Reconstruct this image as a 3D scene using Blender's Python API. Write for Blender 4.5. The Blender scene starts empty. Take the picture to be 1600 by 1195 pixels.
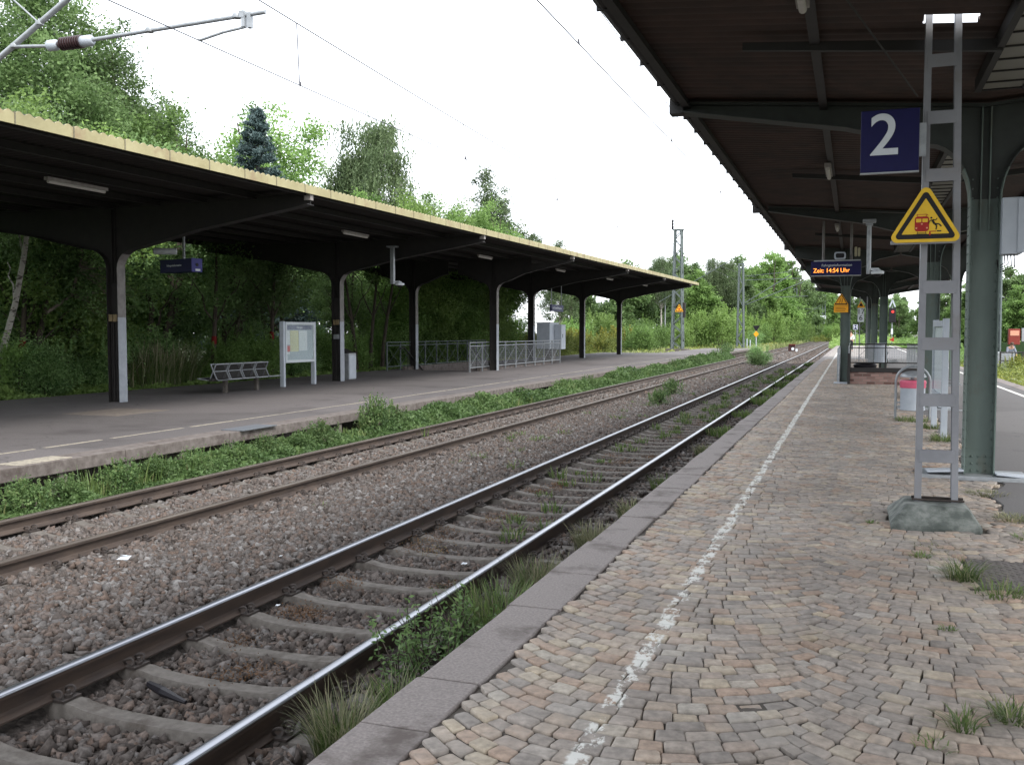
import bpy, math, random
import numpy as np
from mathutils import Vector, Matrix

R = math.radians
rng = np.random.default_rng(7)
random.seed(7)
SC = bpy.context.scene
COL = SC.collection

# ------------------------------------------------------------------ camera, sky, sun, exposure
cd = bpy.data.cameras.new('camera')
cam = bpy.data.objects.new('camera', cd)
COL.objects.link(cam)
cam.location = (0, 0, 1.65)
cam.rotation_euler = (R(90 - 3.025), 0, 0.3449)
cd.sensor_width = 36
cd.sensor_fit = 'HORIZONTAL'
cd.lens = 36 * 1482.9 / 1600
cd.clip_end = 5000
cd.clip_start = 0.05
SC.camera = cam

SUN_EL, SUN_AZ = R(46), R(128)          # azimuth clockwise from +Y
w = bpy.data.worlds.new('World')
SC.world = w
w.use_nodes = True
nt = w.node_tree
nt.nodes.clear()
out = nt.nodes.new('ShaderNodeOutputWorld')
bg = nt.nodes.new('ShaderNodeBackground')
sky = nt.nodes.new('ShaderNodeTexSky')
sky.sky_type = 'NISHITA'
sky.sun_disc = False
sky.sun_elevation = SUN_EL
sky.sun_rotation = SUN_AZ
sky.dust_density = 4
mixn = nt.nodes.new('ShaderNodeMix')
mixn.data_type = 'RGBA'
mixn.inputs['Factor'].default_value = 0.8
mixn.inputs['B'].default_value = (9.2, 9.5, 10.0, 1)      # bright cloud cover
nt.links.new(sky.outputs[0], mixn.inputs['A'])
nt.links.new(mixn.outputs['Result'], bg.inputs[0])
bg.inputs[1].default_value = 0.1
nt.links.new(bg.outputs[0], out.inputs[0])

sd = bpy.data.lights.new('sun', 'SUN')
sd.energy = 1.4
sd.angle = R(20)
sd.color = (1, .96, .9)
sun = bpy.data.objects.new('sun', sd)
COL.objects.link(sun)
sdir = Vector((math.cos(SUN_EL) * math.sin(SUN_AZ), math.cos(SUN_EL) * math.cos(SUN_AZ), math.sin(SUN_EL)))
sun.rotation_euler = sdir.to_track_quat('Z', 'Y').to_euler()
sun.location = sdir * 60

SC.view_settings.view_transform = 'Standard'
SC.view_settings.look = 'None'
SC.view_settings.exposure = 1.55
SC.cycles.diffuse_bounces = 8
SC.cycles.max_bounces = 14
SC.view_settings.gamma = 1


# ------------------------------------------------------------------ materials
def nodes_of(m):
    m.use_nodes = True
    t = m.node_tree
    b = t.nodes['Principled BSDF']
    return t, b


def N(t, kind, **kw):
    n = t.nodes.new(kind)
    for k, v in kw.items():
        if k in n.inputs:
            n.inputs[k].default_value = v
        else:
            setattr(n, k, v)
    return n


def ramp(t, src, stops):
    r = t.nodes.new('ShaderNodeValToRGB')
    e = r.color_ramp.elements
    while len(e) < len(stops):
        e.new(0.5)
    for i, (p, c) in enumerate(stops):
        e[i].position = p
        e[i].color = (*c, 1) if len(c) == 3 else c
    t.links.new(src, r.inputs[0])
    return r.outputs[0]


def mixc(t, fac, a, b, mode='MIX'):
    m = t.nodes.new('ShaderNodeMix')
    m.data_type = 'RGBA'
    m.blend_type = mode
    for s, v in (('Factor', fac), ('A', a), ('B', b)):
        if hasattr(v, 'links'):
            t.links.new(v, m.inputs[s])
        elif isinstance(v, (int, float)):
            m.inputs[s].default_value = v
        else:
            m.inputs[s].default_value = (*v, 1) if len(v) == 3 else v
    return m.outputs['Result']


def noise(t, scale, detail=4, rough=.55, vec=None, stretch=None):
    n = t.nodes.new('ShaderNodeTexNoise')
    n.inputs['Scale'].default_value = scale
    n.inputs['Detail'].default_value = detail
    n.inputs['Roughness'].default_value = rough
    if vec is None:
        g = t.nodes.new('ShaderNodeNewGeometry')
        vec = g.outputs['Position']
    if stretch:
        mp = t.nodes.new('ShaderNodeMapping')
        mp.inputs['Scale'].default_value = stretch
        t.links.new(vec, mp.inputs[0])
        vec = mp.outputs[0]
    t.links.new(vec, n.inputs['Vector'])
    return n.outputs['Fac']


def bump(t, b, src, strength=.3, dist=.01):
    bp = t.nodes.new('ShaderNodeBump')
    bp.inputs['Strength'].default_value = strength
    bp.inputs['Distance'].default_value = dist
    t.links.new(src, bp.inputs['Height'])
    t.links.new(bp.outputs[0], b.inputs['Normal'])


def mat(name, c1, c2=None, scale=6, rough=.7, metal=0, bscale=None, bstr=.25, bdist=.005, lo=.35, hi=.7, stretch=None, stain=None, stain_scale=1.2):
    m = bpy.data.materials.new(name)
    t, b = nodes_of(m)
    c2 = c2 or tuple(x * .7 for x in c1)
    nz = noise(t, scale, 6, .6, stretch=stretch)
    c = ramp(t, nz, [(lo, c2), (hi, c1)])
    if stain:
        s = noise(t, stain_scale, 5, .65, stretch=stretch)
        f = ramp(t, s, [(.52, (0, 0, 0)), (.68, (1, 1, 1))])
        c = mixc(t, f, c, stain)
    t.links.new(c, b.inputs['Base Color'])
    b.inputs['Roughness'].default_value = rough
    b.inputs['Metallic'].default_value = metal
    if bscale:
        bump(t, b, noise(t, bscale, 5, .6), bstr, bdist)
    return m


def tint_mat(name, stops, rough=.85, nscale=30, spread=.12, bscale=60, bstr=.3, bdist=.004, spec=.3, extra=None):
    """colour picked per stone by its own random tint, then mottled"""
    m = bpy.data.materials.new(name)
    t, b = nodes_of(m)
    a = N(t, 'ShaderNodeAttribute', attribute_name='tint')
    c = ramp(t, a.outputs['Fac'], stops)
    nz = noise(t, nscale, 5, .6)
    k = ramp(t, nz, [(.3, (1 - spread * 3,) * 3), (.7, (1 + spread,) * 3)])
    c = mixc(t, 1.0, c, k, 'MULTIPLY')
    if extra:
        c = extra(t, b, c)
    t.links.new(c, b.inputs['Base Color'])
    b.inputs['Roughness'].default_value = rough
    b.inputs['Specular IOR Level'].default_value = spec
    if bscale:
        bump(t, b, noise(t, bscale, 4, .6), bstr, bdist)
    return m


def leaf_mat(name, dark, light, trans=.35, yellow=None):
    m = bpy.data.materials.new(name)
    t, b = nodes_of(m)
    a = N(t, 'ShaderNodeAttribute', attribute_name='tint')
    oi = N(t, 'ShaderNodeObjectInfo')
    stops = [(0.0, dark), (.75, light)]
    if yellow:
        stops.append((1.0, yellow))
    c = ramp(t, a.outputs['Fac'], stops)
    hs = N(t, 'ShaderNodeHueSaturation')
    mr = N(t, 'ShaderNodeMapRange')
    mr.inputs['To Min'].default_value = .75
    mr.inputs['To Max'].default_value = 1.2
    t.links.new(oi.outputs['Random'], mr.inputs[0])
    t.links.new(mr.outputs[0], hs.inputs['Value'])
    hs.inputs['Saturation'].default_value = .95
    t.links.new(c, hs.inputs['Color'])
    t.links.new(hs.outputs[0], b.inputs['Base Color'])
    b.inputs['Roughness'].default_value = .55
    b.inputs['Specular IOR Level'].default_value = .35
    tr = N(t, 'ShaderNodeBsdfTranslucent')
    t.links.new(hs.outputs[0], tr.inputs['Color'])
    mx = N(t, 'ShaderNodeMixShader')
    mx.inputs[0].default_value = trans
    t.links.new(b.outputs[0], mx.inputs[1])
    t.links.new(tr.outputs[0], mx.inputs[2])
    t.links.new(mx.outputs[0], t.nodes['Material Output'].inputs[0])
    return m


def plain(name, c, rough=.5, metal=0, emit=0):
    m = bpy.data.materials.new(name)
    t, b = nodes_of(m)
    b.inputs['Base Color'].default_value = (*c, 1)
    b.inputs['Roughness'].default_value = rough
    b.inputs['Specular IOR Level'].default_value = .25
    b.inputs['Metallic'].default_value = metal
    if emit:
        b.inputs['Emission Color'].default_value = (*c, 1)
        b.inputs['Emission Strength'].default_value = emit
    nz = noise(t, 14, 4)
    k = ramp(t, nz, [(.3, tuple(x * .88 for x in c)), (.7, c)])
    t.links.new(k, b.inputs['Base Color'])
    return m


def paint_line(t, b, c):
    """worn white line along the platform, painted over the stones"""
    g = N(t, 'ShaderNodeNewGeometry')
    sp = N(t, 'ShaderNodeSeparateXYZ')
    t.links.new(g.outputs['Position'], sp.inputs[0])
    m1 = N(t, 'ShaderNodeMath', operation='MULTIPLY_ADD')       # x + .0026 y + .97
    t.links.new(sp.outputs['Y'], m1.inputs[0])
    m1.inputs[1].default_value = .0026
    m1.inputs[2].default_value = .965
    m2 = N(t, 'ShaderNodeMath', operation='ADD')
    t.links.new(m1.outputs[0], m2.inputs[0])
    t.links.new(sp.outputs['X'], m2.inputs[1])
    m3 = N(t, 'ShaderNodeMath', operation='ABSOLUTE')
    t.links.new(m2.outputs[0], m3.inputs[0])
    wn = noise(t, 18, 3)
    m4 = N(t, 'ShaderNodeMath', operation='MULTIPLY_ADD')       # wobble of the edge
    t.links.new(wn, m4.inputs[0])
    m4.inputs[1].default_value = .07
    t.links.new(m3.outputs[0], m4.inputs[2])
    edge = ramp(t, m4.outputs[0], [(.07, (1, 1, 1)), (.084, (0, 0, 0))])
    gap = noise(t, 1.0, 5, .78, stretch=(6, 4.2, 6))
    far = N(t, 'ShaderNodeMapRange')
    t.links.new(sp.outputs['Y'], far.inputs[0])
    far.inputs['From Min'].default_value = 5
    far.inputs['From Max'].default_value = 24
    far.inputs['To Min'].default_value = -.03
    far.inputs['To Max'].default_value = .035
    ad = N(t, 'ShaderNodeMath', operation='ADD')
    t.links.new(gap, ad.inputs[0])
    t.links.new(far.outputs[0], ad.inputs[1])
    gm = ramp(t, ad.outputs[0], [(.455, (0, 0, 0)), (.5, (1, 1, 1))])
    fac = mixc(t, 1.0, edge, gm, 'MULTIPLY')
    return mixc(t, fac, c, (.56, .56, .53))


def worn_patches(t, b, c):
    n1 = noise(t, .8, 5, .6)
    k = ramp(t, n1, [(.35, (.88, .86, .84)), (.62, (1.22, 1.21, 1.19))])
    c = mixc(t, 1.0, c, k, 'MULTIPLY')
    # dirt and grey laitance rubbed over the stones
    n2 = noise(t, 1.7, 7, .68)
    f = ramp(t, n2, [(.5, (0, 0, 0)), (.72, (.75, .75, .75))])
    c = mixc(t, f, c, (.27, .252, .23))
    return paint_line(t, b, c)


M = {}
M['cobble'] = tint_mat('sandstone_cobble', [(0, (.215, .196, .18)), (.22, (.28, .25, .224)), (.42, (.335, .285, .236)), (.58, (.305, .228, .178)), (.72, (.312, .29, .266)), (.86, (.365, .31, .235)), (1, (.34, .33, .312))], rough=.75, nscale=22, spread=.13, bscale=70, bstr=.35, bdist=.004, extra=worn_patches)
M['ballast'] = tint_mat('crushed_ballast', [(0, (.05, .042, .038)), (.25, (.09, .076, .068)), (.45, (.126, .112, .104)), (.6, (.135, .1, .082)), (.74, (.138, .128, .123)), (.9, (.18, .168, .16)), (1, (.245, .235, .228))], rough=.9, nscale=45, spread=.14, bscale=None, spec=.15)
M['dirt'] = mat('joint_dirt', (.095, .083, .07), (.042, .035, .029), 9, .95, bscale=120, bstr=.6, bdist=.006)
M['ballast_bed'] = mat('ballast_bed', (.1, .085, .075), (.03, .025, .022), 26, .95, bscale=22, bstr=1, bdist=.03)
M['earth'] = mat('earth', (.07, .085, .035), (.03, .035, .018), .6, .95, bscale=5, bstr=.6, bdist=.05)
def crack_asphalt(m, scale, dark):
    t, b = m.node_tree, m.node_tree.nodes['Principled BSDF']
    src = b.inputs['Base Color'].links[0].from_socket
    g = N(t, 'ShaderNodeNewGeometry')
    nn = N(t, 'ShaderNodeTexNoise')
    nn.inputs['Scale'].default_value = 1.7
    nn.inputs['Detail'].default_value = 6
    t.links.new(g.outputs['Position'], nn.inputs['Vector'])
    vm = N(t, 'ShaderNodeVectorMath', operation='MULTIPLY_ADD')
    t.links.new(nn.outputs['Color'], vm.inputs[0])
    vm.inputs[1].default_value = (1.1, 1.1, 0)
    t.links.new(g.outputs['Position'], vm.inputs[2])
    vo = N(t, 'ShaderNodeTexVoronoi')
    vo.feature = 'DISTANCE_TO_EDGE'
    vo.inputs['Scale'].default_value = scale
    t.links.new(vm.outputs[0], vo.inputs['Vector'])
    f = ramp(t, vo.outputs['Distance'], [(.002, (1, 1, 1)), (.006, (0, 0, 0))])
    msk = ramp(t, noise(t, .35, 3), [(.45, (0, 0, 0)), (.58, (1, 1, 1))])
    f = mixc(t, 1.0, f, msk, 'MULTIPLY')
    c = mixc(t, f, src, dark)
    sp = ramp(t, noise(t, 5.5, 2, .4), [(.7, (0, 0, 0)), (.74, (1, 1, 1))])     # old chewing gum and oil spots
    c = mixc(t, mixc(t, .65, (0, 0, 0), sp), c, tuple(x * 2.2 for x in dark))
    # resurfaced strips of a different grey
    vs = N(t, 'ShaderNodeTexVoronoi')
    vs.inputs['Scale'].default_value = .16
    t.links.new(g.outputs['Position'], vs.inputs['Vector'])
    sep = N(t, 'ShaderNodeSeparateColor')
    t.links.new(vs.outputs['Color'], sep.inputs[0])
    k = ramp(t, sep.outputs[0], [(.2, (.86, .86, .86)), (.8, (1.1, 1.1, 1.1))])
    c = mixc(t, 1.0, c, k, 'MULTIPLY')
    t.links.new(c, b.inputs['Base Color'])


M['kerb'] = mat('kerb_stone', (.255, .226, .214), (.155, .136, .128), 70, .8, bscale=130, bstr=.5, bdist=.004, stain=(.085, .068, .06), stain_scale=2.5)
M['asphalt'] = mat('asphalt', (.135, .13, .13), (.085, .082, .082), 90, .85, bscale=220, bstr=.4, bdist=.003, stain=(.1, .095, .095), stain_scale=.5)
M['asphalt_l'] = mat('asphalt_old', (.14, .128, .128), (.08, .072, .072), 40, .85, bscale=200, bstr=.5, bdist=.004, stain=(.068, .06, .06), stain_scale=.55, lo=.3, hi=.75)
crack_asphalt(M['asphalt_l'], .45, (.035, .03, .03))
crack_asphalt(M['asphalt'], .5, (.04, .038, .038))
M['concrete'] = mat('sleeper_concrete', (.13, .117, .104), (.075, .066, .057), 18, .88, bscale=120, bstr=.5, bdist=.004, stain=(.05, .04, .032), stain_scale=5)
M['concrete_edge'] = mat('edge_concrete', (.17, .15, .14), (.09, .075, .068), 8, .88, bscale=70, bstr=.4, bdist=.004, stain=(.06, .045, .04), stain_scale=3)
M['foundation'] = mat('mossy_foundation', (.2, .215, .2), (.075, .088, .08), 6, .85, lo=.4, hi=.6, bscale=50, bstr=.6, bdist=.008, stain=(.025, .033, .028), stain_scale=4.5)
M['white_worn'] = mat('worn_white_paint', (.6, .6, .57), (.35, .34, .31), 16, .7, lo=.3, hi=.45)
M['yellowed'] = mat('yellowed_line_paint', (.32, .29, .23), (.15, .135, .12), 14, .8, lo=.35, hi=.55)
M['rust'] = mat('rusty_rail', (.062, .04, .028), (.03, .02, .016), 12, .75, bscale=90, bstr=.25, bdist=.002, stretch=(1, .25, 1))
M['rust_light'] = mat('rail_brown', (.075, .054, .042), (.04, .029, .024), 12, .75, bscale=90, bstr=.25, bdist=.002, stretch=(1, .25, 1))
M['steel'] = mat('polished_rail_head', (.37, .385, .42), (.24, .25, .28), 3, .28, 1, stretch=(9, .15, 1))
M['steel_dull'] = mat('dull_rail_head', (.16, .135, .11), (.08, .065, .055), 5, .5, .6, stretch=(9, .2, 1))
M['mast'] = mat('mast_paint', (.1, .125, .125), (.07, .088, .088), 6, .65)
M['clip'] = mat('rail_clip', (.05, .038, .032), (.022, .017, .015), 40, .7)
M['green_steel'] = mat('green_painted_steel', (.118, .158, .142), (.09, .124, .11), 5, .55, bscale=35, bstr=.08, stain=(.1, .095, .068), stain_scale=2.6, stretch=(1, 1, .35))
M['dark_steel'] = mat('dark_painted_steel', (.02, .017, .016), (.011, .01, .01), 5, .65)
M['grey_steel'] = mat('grey_painted_steel', (.25, .258, .28), (.19, .196, .215), 4, .45, stain=(.185, .18, .185), stain_scale=2)
M['galv'] = mat('galvanised_steel', (.34, .36, .38), (.24, .26, .275), 9, .4, .35)
M['light_grey'] = mat('light_grey_coating', (.42, .46, .51), (.36, .4, .45), 4, .5)
M['white_flange'] = mat('pale_flange_paint', (.31, .335, .37), (.25, .27, .3), 6, .55)
M['grey_flange'] = mat('weathered_flange_paint', (.2, .19, .18), (.13, .12, .115), 7, .6)
M['soffit_r'] = mat('brown_corrugated_sheet', (.06, .034, .026), (.036, .023, .018), 3, .6, stain=(.027, .021, .018), stain_scale=.8)
M['arm_dark'] = mat('shaded_green_steel', (.03, .037, .033), (.02, .024, .022), 5, .6)  # darker copy of the green paint, with the roof's shade put into its colour
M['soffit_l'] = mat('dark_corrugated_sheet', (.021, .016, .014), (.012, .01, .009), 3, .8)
M['fascia'] = mat('yellow_fascia_panel', (.345, .315, .175), (.265, .235, .12), 2.2, .65, bscale=30, bstr=.06, stain=(.24, .18, .1), stain_scale=2.0)
M['fascia_joint'] = mat('fascia_joint', (.2, .18, .11), (.1, .09, .06), 9, .7)
M['brick'] = None
M['navy'] = plain('navy_sign', (.005, .005, .06), .45)
M['navy_frame'] = plain('navy_frame', (.05, .05, .22), .45)
M['sign_white'] = plain('sign_white', (.62, .66, .7), .5)
M['sign_yellow'] = plain('sign_yellow', (.78, .5, .035), .45)
M['sign_orange'] = plain('sign_orange', (.8, .36, .02), .45)
M['sign_black'] = plain('sign_black', (.012, .011, .014), .45)
M['sign_red'] = plain('sign_red', (.36, .018, .014), .45)
M['paper'] = plain('paper', (.62, .67, .7), .7)
M['paper_yellow'] = plain('paper_yellow', (.6, .6, .36), .7)
M['led'] = plain('orange_led', (1, .3, .04), .4, emit=.9)
M['red_lamp'] = plain('red_signal_lamp', (.8, .04, .03), .4, emit=.35)
M['pink_bag'] = plain('pink_bag', (.62, .12, .2), .35)
M['tube_white'] = plain('lamp_tube', (.5, .48, .45), .5)
M['lamp_body'] = mat('lamp_housing', (.3, .28, .26), (.2, .18, .17), 8, .6)
M['wire'] = plain('copper_wire', (.06, .06, .07), .5, .5)
M['cable'] = plain('black_cable', (.015, .015, .015), .6)
M['skin'] = plain('skin', (.45, .27, .2), .6)
M['shirt'] = plain('white_shirt', (.6, .6, .58), .8)
M['trousers'] = plain('dark_trousers', (.03, .03, .04), .8)
M['jacket'] = plain('grey_jacket', (.2, .22, .27), .8)
M['hair'] = plain('hair', (.08, .05, .035), .7)
M['bark'] = mat('bark', (.085, .068, .052), (.035, .028, .022), 9, .9, bscale=25, bstr=.6, bdist=.02, stretch=(1, 1, .3))
M['birch_bark'] = mat('birch_bark', (.38, .36, .33), (.06, .05, .045), 5, .8, lo=.38, hi=.46, stretch=(1, 1, 2.2))
M['dead_wood'] = mat('dead_twigs', (.17, .145, .11), (.09, .075, .06), 6, .9)
M['red_cloth'] = plain('red_marker', (.19, .015, .016), .85)
M['leaf_bright'] = leaf_mat('bright_leaf', (.075, .145, .03), (.205, .345, .085), .45)
M['leaf_lime'] = leaf_mat('lime_leaf', (.12, .205, .04), (.25, .385, .1), .45)
M['leaf_mid'] = leaf_mat('mid_leaf', (.065, .118, .036), (.175, .275, .095), .45)
M['leaf_dark'] = leaf_mat('dark_leaf', (.06, .13, .04), (.28, .45, .16), .5)
M['leaf_birch'] = leaf_mat('birch_leaf', (.055, .09, .036), (.135, .19, .085), .4)
M['needle'] = leaf_mat('blue_spruce_needle', (.022, .046, .045), (.085, .135, .135), .15)
M['leaf_purple'] = leaf_mat('purple_leaf', (.045, .02, .032), (.12, .06, .085), .3)
M['leaf_gold'] = leaf_mat('goldenrod_leaf', (.1, .15, .03), (.24, .28, .05), .35, (.5, .42, .05))
M['weed'] = leaf_mat('weed_leaf', (.04, .088, .026), (.135, .225, .07), .42, (.22, .27, .11))
M['grass'] = leaf_mat('grass_blade', (.05, .1, .025), (.15, .22, .06), .35, (.3, .28, .14))
M['dry_grass'] = leaf_mat('dry_grass_blade', (.1, .13, .06), (.28, .27, .16), .3, (.42, .36, .24))
M['pale_grass'] = leaf_mat('pale_grass_blade', (.16, .21, .06), (.33, .38, .15), .4, (.45, .42, .22))
M['moss'] = leaf_mat('red_stonecrop', (.1, .05, .02), (.2, .1, .04), .2, (.16, .17, .04))


def glass_mat():
    m = bpy.data.materials.new('wired_glass')
    t, b = nodes_of(m)
    b.inputs['Base Color'].default_value = (.42, .41, .36, 1)
    b.inputs['Roughness'].default_value = .4
    tr = N(t, 'ShaderNodeBsdfTranslucent')
    tr.inputs['Color'].default_value = (.3, .29, .25, 1)
    mx = N(t, 'ShaderNodeMixShader')
    mx.inputs[0].default_value = .45
    t.links.new(b.outputs[0], mx.inputs[1])
    t.links.new(tr.outputs[0], mx.inputs[2])
    t.links.new(mx.outputs[0], t.nodes['Material Output'].inputs[0])
    return m


M['skyglass'] = glass_mat()


def pane_mat():
    m = bpy.data.materials.new('clear_pane')
    t, b = nodes_of(m)
    b.inputs['Base Color'].default_value = (.6, .72, .7, 1)
    b.inputs['Roughness'].default_value = .08
    b.inputs['Alpha'].default_value = .12
    return m


M['pane'] = pane_mat()


def brick_mat():
    m = bpy.data.materials.new('brick_wall')
    t, b = nodes_of(m)
    g = N(t, 'ShaderNodeTexCoord')
    mp = N(t, 'ShaderNodeMapping')
    mp.inputs['Rotation'].default_value = (R(90), 0, 0)
    t.links.new(g.outputs['Object'], mp.inputs[0])
    br = N(t, 'ShaderNodeTexBrick')
    br.inputs['Scale'].default_value = 1
    br.inputs['Brick Width'].default_value = .25
    br.inputs['Row Height'].default_value = .083
    br.inputs['Mortar Size'].default_value = .008
    br.inputs['Color1'].default_value = (.085, .035, .028, 1)
    br.inputs['Color2'].default_value = (.3, .19, .165, 1)
    br.inputs['Mortar'].default_value = (.17, .15, .13, 1)
    t.links.new(mp.outputs[0], br.inputs[0])
    t.links.new(br.outputs[0], b.inputs['Base Color'])
    b.inputs['Roughness'].default_value = .85
    return m


M['brick'] = brick_mat()


# ------------------------------------------------------------------ mesh helpers
class MB:
    def __init__(s):
        s.v = []
        s.f = []
        s.m = []

    def add(s, vs, fs, mi=0):
        o = len(s.v)
        s.v += [tuple(p) for p in vs]
        for f in fs:
            s.f.append(tuple(i + o for i in f))
            s.m.append(mi)

    def box(s, lo, hi, mi=0, mx=None):
        x0, y0, z0 = lo
        x1, y1, z1 = hi
        vs = [(x0, y0, z0), (x1, y0, z0), (x1, y1, z0), (x0, y1, z0), (x0, y0, z1), (x1, y0, z1), (x1, y1, z1), (x0, y1, z1)]
        if mx is not None:
            vs = [mx @ Vector(p) for p in vs]
        s.add(vs, [(0, 3, 2, 1), (4, 5, 6, 7), (0, 1, 5, 4), (1, 2, 6, 5), (2, 3, 7, 6), (3, 0, 4, 7)], mi)
        return s

    def bar(s, p, q, w, d, mi=0):
        """square bar from p to q"""
        p, q = Vector(p), Vector(q)
        z = q - p
        L = z.length
        mx = Matrix.Translation(p) @ z.to_track_quat('Z', 'Y').to_matrix().to_4x4()
        return s.box((-w / 2, -d / 2, 0), (w / 2, d / 2, L), mi, mx)

    def prism(s, pts, a0, a1, plane='xz', mi=0):
        """polygon (counter-clockwise) extruded along the third axis"""
        n = len(pts)
        def P(p, a):
            if plane == 'xz':
                return (p[0], a, p[1])
            if plane == 'yz':
                return (a, p[0], p[1])
            return (p[0], p[1], a)
        vs = [P(p, a0) for p in pts] + [P(p, a1) for p in pts]
        fs = [tuple(range(n)), tuple(range(2 * n - 1, n - 1, -1))]
        fs += [(i, i + n, (i + 1) % n + n, (i + 1) % n) for i in range(n)]
        s.add(vs, fs, mi)
        return s

    def tube(s, path, r, n=8, mi=0, caps=True):
        P = [Vector(p) for p in path]
        rr = r if hasattr(r, '__len__') else [r] * len(P)
        rings = []
        up = None
        for i, p in enumerate(P):
            t = (P[min(i + 1, len(P) - 1)] - P[max(i - 1, 0)])
            t = t.normalized() if t.length > 1e-9 else Vector((0, 0, 1))
            if up is None:
                up = Vector((0, 0, 1)) if abs(t.z) < .9 else Vector((1, 0, 0))
            a = t.cross(up)
            if a.length < 1e-6:
                a = t.cross(Vector((1, .3, 0)))
            a.normalize()
            b = a.cross(t).normalized()
            up = b
            rings.append([p + a * math.cos(2 * math.pi * k / n) * rr[i] + b * math.sin(2 * math.pi * k / n) * rr[i] for k in range(n)])
        vs = [q for ring in rings for q in ring]
        fs = []
        for i in range(len(P) - 1):
            for k in range(n):
                k2 = (k + 1) % n
                fs.append((i * n + k, (i + 1) * n + k, (i + 1) * n + k2, i * n + k2))
        if caps:
            fs.append(tuple(range(n)))
            fs.append(tuple(range((len(P) - 1) * n + n - 1, (len(P) - 1) * n - 1, -1)))
        s.add(vs, fs, mi)
        return s

    def lathe(s, prof, c=(0, 0, 0), n=24, mi=0):
        vs = []
        for r, z in prof:
            for k in range(n):
                a = 2 * math.pi * k / n
                vs.append((c[0] + r * math.cos(a), c[1] + r * math.sin(a), c[2] + z))
        fs = []
        for i in range(len(prof) - 1):
            for k in range(n):
                k2 = (k + 1) % n
                fs.append((i * n + k, i * n + k2, (i + 1) * n + k2, (i + 1) * n + k))
        fs.append(tuple(range(n - 1, -1, -1)))
        fs.append(tuple(range((len(prof) - 1) * n, len(prof) * n)))
        s.add(vs, fs, mi)
        return s

    def ball(s, c, r, n=8, mi=0, squash=1):
        prof = [(max(r * math.sin(math.pi * i / n), 1e-4), -r * squash * math.cos(math.pi * i / n)) for i in range(n + 1)]
        return s.lathe(prof, c, n + 2, mi)

    def build(s, name, mats, parent=None, loc=None, bevel=0, smooth=None):
        me = bpy.data.meshes.new(name)
        me.from_pydata(s.v, [], s.f)
        mats = mats if isinstance(mats, (list, tuple)) else [mats]
        for m in mats:
            me.materials.append(m)
        if len(mats) > 1:
            me.polygons.foreach_set('material_index', s.m)
        if smooth is not None:
            me.shade_smooth()
            me.set_sharp_from_angle(angle=R(smooth))
        me.update()
        o = bpy.data.objects.new(name, me)
        COL.objects.link(o)
        if parent:
            o.parent = parent
        if loc:
            o.location = loc
        if bevel:
            b = o.modifiers.new('bevel', 'BEVEL')
            b.width = bevel
            b.segments = 2
            b.limit_method = 'ANGLE'
        return o


def np_obj(name, V, F, m, parent=None, tint=None, smooth=False):
    """V (n,3), F list of index arrays (k, corners)"""
    if not isinstance(F, list):
        F = [F]
    me = bpy.data.meshes.new(name)
    me.vertices.add(len(V))
    me.vertices.foreach_set('co', np.asarray(V, dtype=np.float32).ravel())
    nl = sum(f.size for f in F)
    me.loops.add(nl)
    me.loops.foreach_set('vertex_index', np.concatenate([f.ravel() for f in F]).astype(np.int32))
    tot = np.concatenate([np.full(len(f), f.shape[1]) for f in F])
    st = np.concatenate([[0], np.cumsum(tot)[:-1]])
    me.polygons.add(len(tot))
    me.polygons.foreach_set('loop_start', st.astype(np.int32))
    me.polygons.foreach_set('loop_total', tot.astype(np.int32))
    if smooth:
        me.polygons.foreach_set('use_smooth', np.ones(len(tot), dtype=bool))
    for q in (m if isinstance(m, (list, tuple)) else [m]):
        me.materials.append(q)
    if tint is not None:
        a = me.attributes.new('tint', 'FLOAT', 'FACE')
        a.data.foreach_set('value', np.asarray(tint, dtype=np.float32))
    me.update(calc_edges=True)
    o = bpy.data.objects.new(name, me)
    COL.objects.link(o)
    if parent:
        o.parent = parent
    return o


def tag(o, label=None, cat=None, group=None, kind=None):
    if label:
        o['label'] = label
    if cat:
        o['category'] = cat
    if group:
        o['group'] = group
    if kind:
        o['kind'] = kind
    return o


def empty(name, loc=(0, 0, 0), rz=0, label=None, cat=None, group=None):
    o = bpy.data.objects.new(name, None)
    COL.objects.link(o)
    o.empty_display_size = .1
    o.location = loc
    o.rotation_euler = (0, 0, rz)
    return tag(o, label, cat, group)


def copy_tree(o, parent=None):
    c = o.copy()
    COL.objects.link(c)
    if parent:
        c.parent = parent
    for ch in list(o.children):
        copy_tree(ch, c)
    return c


def lettering(name, body, size, m, parent, loc, rot, align='CENTER', depth=.002, squeeze=1, bold=0):
    cu = bpy.data.curves.new(name, 'FONT')
    cu.body = body
    cu.size = size
    cu.align_x = align
    cu.align_y = 'CENTER'
    cu.extrude = depth
    cu.offset = bold
    t = bpy.data.objects.new(name, cu)
    COL.objects.link(t)
    dg = bpy.context.evaluated_depsgraph_get()
    me = bpy.data.meshes.new_from_object(t.evaluated_get(dg))
    bpy.data.objects.remove(t)
    me.materials.clear()
    me.materials.append(m)
    o = bpy.data.objects.new(name, me)
    COL.objects.link(o)
    o.parent = parent
    o.location = loc
    o.rotation_euler = rot
    o.scale = (squeeze, 1, 1)
    return o


FACE_CAM = (R(90), 0, 0)         # lettering that faces -Y
FACE_TRACK = (R(90), 0, R(90))   # lettering that faces +X

# ------------------------------------------------------------------ ground
tag(MB().box((-900, -200, -1.4), (900, 2200, -.66)).build('ground', M['earth']), kind='structure')


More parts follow.
